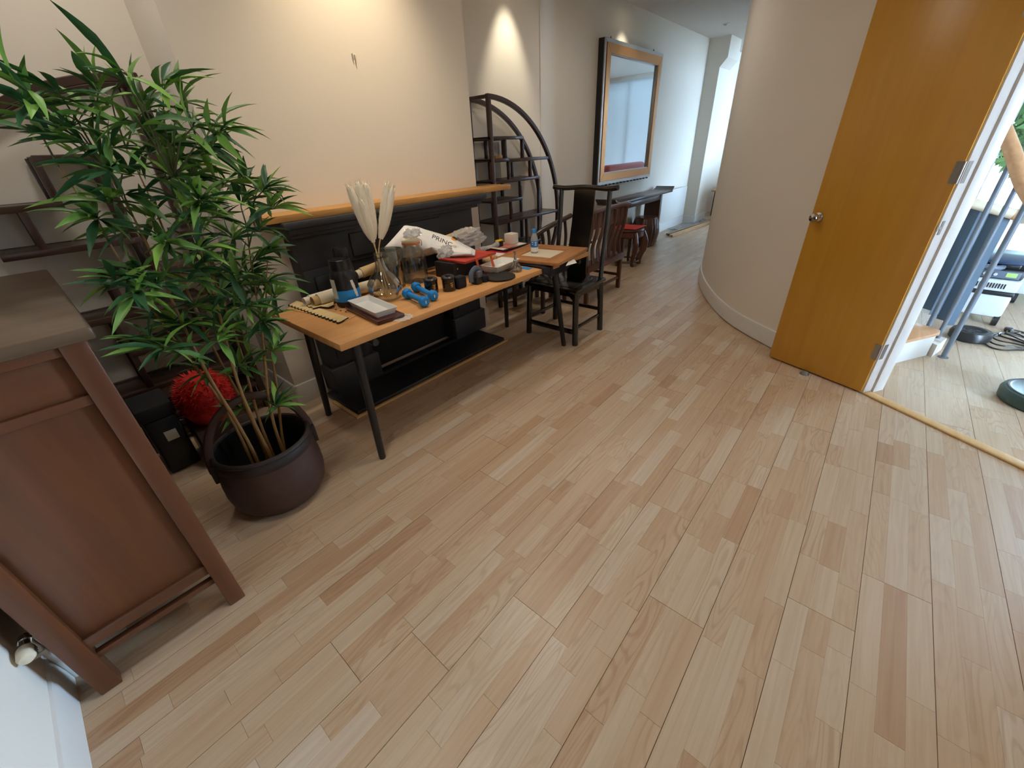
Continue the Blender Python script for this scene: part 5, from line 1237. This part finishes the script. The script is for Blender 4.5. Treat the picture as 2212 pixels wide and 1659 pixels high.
MB().lathe([(0.0, 0.155), (0.0185, 0.155), (0.019, 0.16), (0.019, 0.176), (0.016, 0.18), (0, 0.18)], 28, (0, 0, 0)).build('cap', M['label_blue'], t, smooth=True, local=True)
MB().lathe([(0.0306, 0.045), (0.0306, 0.092)], 36, (0, 0, 0)).build('blue_label', M['water_label'], t, smooth=True, local=True)
MB().lathe([(0.0307, 0.012), (0.0303, 0.045)], 36, (0, 0, 0)).build('white_label', M['white_paper'], t, smooth=True, local=True)
aa = math.atan2(-p.y, -p.x)
for (zz, s0, s1) in ((0.080, 0.1, 0.7), (0.070, 0.15, 0.6), (0.060, 0.1, 0.65), (0.080, -0.7, -0.3), (0.066, -0.65, -0.35)):
    MB().lathe([(0.0312, zz), (0.0312, zz + 0.005)], 6, (0, 0, 0), a0=aa + s0, a1=aa + s1).build('label_print', M['white_paper'], t, local=True)
# --- dark cloth under the panel, hanging over the edge
def clothf(u, v):
    x = 2.35 + 0.36 * u; y = 2.20 - 0.52 * v; z = Z + 0.010 + 0.004 * noise.noise(Vector((u * 6, v * 6, 2)))
    if v > 0.83: 
        d = (v - 0.83) * 0.52; y = TY0 - 0.008 - 0.02 * math.sin(u * 9); z = Z + 0.008 - d * 1.1 * (0.4 + 0.6 * math.sin(PI * u))
    return Vector((x, y, z))
o = MB().grid(clothf, 26, 26).build('dark_cloth', M['dark_cloth'], smooth=True, thick=0.004); tag(o, 'crumpled black cloth under the oak panel, hanging over the table edge', 'cloth')
p = [PZ(*q_, 0.758) for q_ in ((1222, 575), (1228, 564), (1240, 560), (1246, 568))]
flat_piece('paper_tag', [(v.x, v.y) for v in p], 0.7585, 0.001, 'white_paper', 'white slip of paper poking out under the oak panel', 'paper')

# --- stack of magazines with tape measure and white box
t = thing('magazine_stack', 'pile of magazines with pink and red covers at the back of the table', 'magazines', (2.74, 2.42, Z), 0.02)
for i, (m_, dx, dy, a_, h) in enumerate((('magenta_card', 0.0, -0.02, 0.1, 0.012), ('black_matte', 0.02, 0.0, 0.0, 0.014), ('white_card', 0.01, 0.01, -0.05, 0.006), ('pink_print', -0.03, 0.0, 0.15, 0.004))):
    z0 = (0, 0.0125, 0.027, 0.0335)[i]; MB().obox((dx, dy, z0 + h / 2), (0.15, 0.10, h / 2) if i < 3 else (0.075, 0.09, h / 2), RZ(a_)).build('magazine', M[m_], t, local=True)
zs = Z + 0.038
p = PY(1077, 515, 2.42)
t = thing('tape_measure', 'yellow and black tape measure on the magazines', 'tape measure', (2.655, 2.43, zs))
MB().box(-0.035, 0.035, -0.02, 0.02, 0, 0.045).build('body', M['black_plastic'], t, bevel=0.01, local=True)
MB().box(-0.034, 0.034, -0.019, 0.019, 0.043, 0.056).build('shell', M['yellow_plastic'], t, bevel=0.006, local=True)
MB().box(0.030, 0.040, -0.012, 0.012, 0.008, 0.045).build('grip', M['yellow_plastic'], t, bevel=0.003, local=True)
o = MB().box(2.775, 2.865, 2.39, 2.475, zs, zs + 0.082).build('white_box', M['white_card'], base=(2.82, 2.43, zs), bevel=0.002); tag(o, 'small white cube box standing on the magazines', 'box')
q = [PZ(*p_, Z) for p_ in ((1058, 548), (1082, 556), (1108, 544), (1086, 538))]
flat_piece('loose_papers', [(v.x, v.y) for v in q], Z, 0.003, 'white_paper', 'loose white papers between the magazines and the oak panel', 'paper')
q = [PZ(*p_, Z) for p_ in ((1100, 545), (1115, 548), (1160, 530), (1148, 526))]
flat_piece('pink_leaflet', [(v.x, v.y) for v in q], Z + 0.0035, 0.002, 'red_card', 'pink leaflet at the back edge of the oak panel', 'leaflet')

# ================================================================== stair room beyond the doorway
def stair_thing(): pass
t = thing('curved_staircase', 'foot of a staircase with wooden treads and white risers beyond the doorway', 'staircase', (4.0, -0.45, 0))
st_pts = [(3.62, -0.30), (4.16, -0.60), (4.22, -0.58), (4.26, -0.50)]
for i in range(1):
    z = 0.19 * i; o_ = 0.24 * i
    P4 = [(3.66 + o_, -0.30 + o_ * 0.35), (4.12 + o_, -0.585 + o_ * 0.2), (4.19 + o_, -0.59 + o_ * 0.2), (4.24 + o_, -0.53 + o_ * 0.2), (4.6 + o_, 0.15 + o_ * 0.2), (4.05 + o_, 0.45 + o_ * 0.2)]
    cn = Vector((sum(p[0] for p in P4) / 6, sum(p[1] for p in P4) / 6, 0))
    sm = [tuple((Vector((p[0], p[1], 0)) * 0.965 + cn * 0.035).to_2d()) for p in P4]
    MB().prism(sm, 0.165 + (0 if i else 0) , Matrix.Translation((0, 0, z))).build('riser', M['white_gloss'], t)
    MB().prism(P4, 0.025, Matrix.Translation((0, 0, z + 0.165))).build('tread', M['handrail_wood'], t, bevel=0.008)
MB().prism([(4.10, -0.60), (4.30, -0.66), (4.33, -0.58), (4.2, -0.52)], 0.10, Matrix.Translation((0, 0, 0))).build('plinth_block', M['white_card'], t)
t2 = thing('stair_balustrade', 'grey steel balusters with a thick wooden handrail beside the stairs', 'balustrade', (4.2, -0.65, 0))
hr = crv([(5.1, -0.10, 1.95), (4.75, -0.36, 1.62), (4.45, -0.52, 1.36), (4.22, -0.62, 1.17), (4.02, -0.72, 1.05), (3.85, -0.86, 1.0)], 8)
MB().tube(hr, 0.043, 16, flat=0.85).build('handrail', M['handrail_wood'], t2, smooth=True)
def hz(x, y): return min(hr, key=lambda q: (q.x - x) ** 2 + (q.y - y) ** 2).z
for (x, y, z0, r_) in ((4.15, -0.667, 0.0, 0.0165), (4.42, -0.545, 0.0, 0.0165), (4.27, -0.605, 0.0, 0.014)):
    bl = MB().tube([(x, y, z0), (x, y, hz(x, y))], r_, 12).build('baluster', M['grey_steel'], t2, smooth=True)
    MB().lathe([(0.0, 0.006), (0.03, 0.005), (0.032, 0.0)], 16, (x, y, z0)).build('floor_flange', M['grey_steel'], bl, smooth=True)
# blue folded panel hanging on a wooden pole
t = thing('folded_blue_screen', 'blue-grey folded screen wrapped over a pale wooden pole by the stairs', 'screen', (4.62, -0.55, 0))
PA = PX(2058, 428, 4.62); PB = PX(2192, 463, 4.62)
MB().tube([PA, PB], 0.034, 16).build('roll', M['cream_paper'], t, smooth=True)
dd = (PB - PA).normalized()
MB().tube([PB - dd * 0.005, PB + dd * 0.04], 0.036, 16).build('pole_end', M['handrail_wood'], t, smooth=True); MB().tube([PA - dd * 0.06, PA + dd * 0.005], 0.036, 16).build('pole_end', M['handrail_wood'], t, smooth=True)
nf = 6
for i in range(nf):
    f0 = i / nf; f1 = (i + 1) / nf; y0_ = PA.y + (PB.y - PA.y) * f0; y1_ = PA.y + (PB.y - PA.y) * f1; zt = PA.z + (PB.z - PA.z) * f0 - 0.03; zb = 0.27 - 0.035 * i
    a_, c_ = (4.62, 4.665) if i % 2 else (4.665, 4.62)
    MB().prism([(a_, y0_), (c_, y1_), (c_ + 0.012, y1_), (a_ + 0.012, y0_)], zt - zb, Matrix.Translation((0, 0, zb))).build('pleat', M['blue_steel'], t)
for y in (PA.y - 0.02, PB.y + 0.05): MB().tube([(4.68, y, 0), (4.68, y, 1.0)], 0.014, 10).build('frame_leg', M['grey_steel'], t, smooth=True)

# dust extractor
c = Vector((5.34, -0.86, 0)); rz = -0.12
t = thing('dust_extractor', 'light grey boxy dust extractor on black wheels with a blue tray on top', 'extractor', c, rz)
def E(name, m, *b, bev=0.01, par=None): return MB().box(*b).build(name, M[m], par or t, bevel=bev, local=True)
E('container', 'light_grey_plastic', -0.20, 0.22, -0.19, 0.19, 0.07, 0.26, bev=0.025)
E('latch_band', 'black_plastic', -0.208, 0.215, -0.194, 0.194, 0.255, 0.29)
vb = E('vent_band', 'light_grey_plastic', -0.205, 0.215, -0.196, 0.196, 0.29, 0.385, bev=0.012)
for i in range(16):
    y = -0.12 + i * 0.016; E('vent_slot', 'black_plastic', -0.2075, -0.203, y, y + 0.008, 0.315, 0.355, bev=0, par=vb)
E('head', 'black_plastic', -0.19, 0.21, -0.19, 0.19, 0.385, 0.47, bev=0.02)
cpn = E('control_panel', 'grey_plastic', -0.198, -0.185, -0.17, 0.15, 0.395, 0.455, bev=0.003)
E('sticker', 'lcd_green', -0.2005, -0.197, -0.15, -0.09, 0.41, 0.445, bev=0, par=cpn)
for y in (-0.03, 0.03, 0.08): MB().lathe([(0, 0.012), (0.012, 0.01), (0.013, 0)], 12, (-0.198, y, 0.425), ax=Matrix.Rotation(-PI / 2, 3, 'Y')).build('dial', M['light_grey_plastic'], cpn, local=True, smooth=True)
MB().lathe([(0, 0.50), (0.2, 0.50), (0.245, 0.515), (0.25, 0.53), (0.23, 0.545), (0, 0.55)], 36, (0.02, -0.03, 0)).build('lid_tray', M['dark_blue_plastic'], t, local=True, smooth=True)
E('riser_block', 'black_plastic', -0.14, 0.16, -0.15, 0.15, 0.465, 0.505)
for (x, y) in ((-0.17, -0.17), (-0.17, 0.17), (0.18, -0.17), (0.18, 0.17)):
    MB().tube([(x, y - 0.018, 0.045), (x, y + 0.018, 0.045)], 0.045, 20).build('wheel', M['black_plastic'], t, local=True, smooth=True)
MB().tube(crv([(-0.2, 0.1, 0.47), (-0.26, 0.06, 0.49), (-0.25, -0.02, 0.485), (-0.17, -0.05, 0.48)], 6), 0.02, 10).build('hose', M['grey_plastic'], t, local=True, smooth=True)
# second machine further back
t = thing('floor_machine', 'white and dark floor machine standing beyond the dust extractor', 'machine', (6.15, -1.42, 0), -0.1)
MB().box(-0.22, 0.22, -0.24, 0.24, 0.09, 0.36).build('container', M['light_grey_plastic'], t, bevel=0.03, local=True)
MB().box(-0.21, 0.21, -0.23, 0.23, 0.36, 0.58).build('head', M['dark_blue_plastic'], t, bevel=0.03, local=True)
MB().box(-0.215, -0.19, -0.18, 0.10, 0.42, 0.52).build('panel', M['grey_plastic'], t, bevel=0.004, local=True)
for (x, y) in ((-0.18, -0.2), (-0.18, 0.2), (0.18, -0.2), (0.18, 0.2)): MB().tube([(x, y - 0.02, 0.05), (x, y + 0.02, 0.05)], 0.05, 18).build('wheel', M['black_plastic'], t, local=True, smooth=True)
MB().tube(crv([(-0.15, 0.2, 0.56), (-0.2, 0.2, 0.85), (-0.15, 0.0, 0.95), (-0.15, -0.2, 0.85), (-0.1, -0.2, 0.56)], 6), 0.018, 10).build('handle', M['grey_steel'], t, local=True, smooth=True)

# cable reel, cable, plug
p = PZ(2068, 730)
t = thing('cable_reel', 'round black cable reel on the floor beyond the stairs', 'cable reel', (p.x + 0.02, p.y - 0.06, 0))
MB().lathe([(0, 0.004), (0.10, 0.0), (0.122, 0.012), (0.125, 0.055), (0.115, 0.078), (0.085, 0.082), (0.07, 0.07), (0, 0.068)], 36, (0, 0, 0)).build('case', M['black_plastic'], t, smooth=True, local=True)
for i in range(4):
    a = 2 * PI * i / 4 + 0.4; MB().lathe([(0, 0.004), (0.017, 0.004), (0.019, 0)], 14, (0.04 * math.cos(a), 0.04 * math.sin(a), 0.0685)).build('socket', M['black_matte'], t, local=True)
cr = p + Vector((0.02, -0.06, 0)); pts = [(cr.x - 0.02, cr.y - 0.124, 0.02)]
cc = PZ(2165, 738); r = random.Random(4)
for k in range(4):
    for i in range(20):
        a = 2 * PI * i / 20 + 1.2; rr = 0.125 + 0.02 * math.sin(3 * a + k) - 0.012 * k
        pts.append((cc.x + (rr * 1.3) * math.cos(a) + 0.03 * k - 0.05, cc.y + rr * math.sin(a) - 0.025 * k, 0.007 + 0.012 * k))
pts += [(cc.x + 0.12, cc.y - 0.25, 0.007), (cc.x + 0.05, cc.y - 0.5, 0.006)]
o = MB().tube(crv(pts, 2), 0.0055, 6).build('power_cable', M['black_plastic'], base=(cc.x, cc.y, 0), smooth=True); tag(o, 'loose coil of black cable on the stair room floor', 'cable')
p = PZ(2176, 716)
t = thing('mains_plug', 'black mains plug with a thin lead lying on the floor', 'plug', (p.x, p.y, 0))
MB().box(-0.03, 0.02, -0.024, 0.024, 0.0, 0.034).build('body', M['black_plastic'], t, bevel=0.008, local=True)
for y in (-0.011, 0.011): MB().box(-0.046, -0.03, y - 0.003, y + 0.003, 0.012, 0.019).build('pin', M['brass'], t, local=True)
MB().tube(crv([(0.02, 0, 0.014), (0.04, -0.06, 0.007), (-0.05, -0.22, 0.006), (-0.12, -0.42, 0.006)], 6), 0.0045, 6).build('lead', M['black_plastic'], t, local=True, smooth=True)
# sander
t = thing('floor_sander', 'dark green round floor sander at the right edge of the picture', 'sander', (3.64, -1.09, 0))
MB().lathe([(0, 0.0), (0.18, 0.0), (0.195, 0.012), (0.20, 0.06), (0.19, 0.082), (0.165, 0.09), (0.155, 0.085), (0, 0.088)], 48, (0, 0, 0)).build('skirt', M['green_plastic'], t, smooth=True, local=True)
MB().tube([(0.172 * math.cos(a), 0.172 * math.sin(a), 0.089) for a in [2 * PI * i / 40 for i in range(41)]], 0.004, 6, caps=False).build('trim_ring', M['grey_steel'], t, smooth=True, local=True)
MB().lathe([(0.0, 0.085), (0.11, 0.085), (0.115, 0.10), (0.10, 0.17), (0.085, 0.24), (0.05, 0.27), (0, 0.275)], 32, (0.0, -0.06, 0)).build('motor', M['black_plastic'], t, smooth=True, local=True)
MB().tube(crv([(-0.17, -0.02, 0.03), (-0.22, -0.05, 0.08), (-0.16, -0.1, 0.13), (-0.06, -0.12, 0.14)], 6), 0.035, 12).build('dust_pipe', M['kraft'], t, smooth=True, local=True)
MB().tube(crv([(-0.0, -0.12, 0.2), (0.05, -0.3, 0.35), (0.1, -0.5, 0.7), (0.12, -0.62, 1.0)], 6), 0.016, 10).build('handle', M['grey_steel'], t, smooth=True, local=True)
# short lead on the stair tread
o = MB().tube(crv([(3.90, -0.36, 0.197), (3.96, -0.37, 0.20), (4.0, -0.33, 0.205), (4.02, -0.25, 0.2)], 6), 0.005, 6).build('black_lead', M['black_plastic'], base=(3.95, -0.35, 0.19), smooth=True); tag(o, 'short black lead lying on the bottom stair tread', 'cable')

# ================================================================== outside
struct(MB().box(7.15, 40, -30, -0.8, -0.3, -0.15).build('ground', M['paving']), 'pale paving outside the glazing', 'ground')
def tree(label, loc, h, rx, n, seed):
    t = thing('garden_tree', label, 'tree', loc, group='trees outside the glazing'); r = random.Random(seed)
    MB().tube([(0, 0, -0.15), (0.05, 0, h * 0.5), (0, 0.05, h * 0.75)], [0.12, 0.09, 0.04], 10).build('trunk', M['bark'], t, local=True, smooth=True)
    b = MB()
    for i in range(n):
        d = Vector((r.gauss(0, 1), r.gauss(0, 1), r.gauss(0, 1))); d.normalize(); q = Vector((d.x * rx, d.y * rx, h * 0.65 + d.z * h * 0.4)) * 1.0; q = Vector((q.x * r.uniform(0.5, 1), q.y * r.uniform(0.5, 1), q.z))
        e = Vector((r.uniform(-1, 1), r.uniform(-1, 1), r.uniform(-1, 1))).normalized() * 0.09; f = e.cross(d).normalized() * 0.04
        b.add([q - e, q + f, q + e, q - f], [(0, 1, 2, 3)])
    o = b.build('crown', M['leaf_far'], t, local=True); o['kind'] = 'stuff'
tree('leafy green tree outside the stair room glazing', (11.5, -1.9, 0), 2.6, 1.0, 5000, 1)
tree('second tree further along outside the glazing', (12.5, -4.2, 0), 3.2, 1.4, 4000, 2)
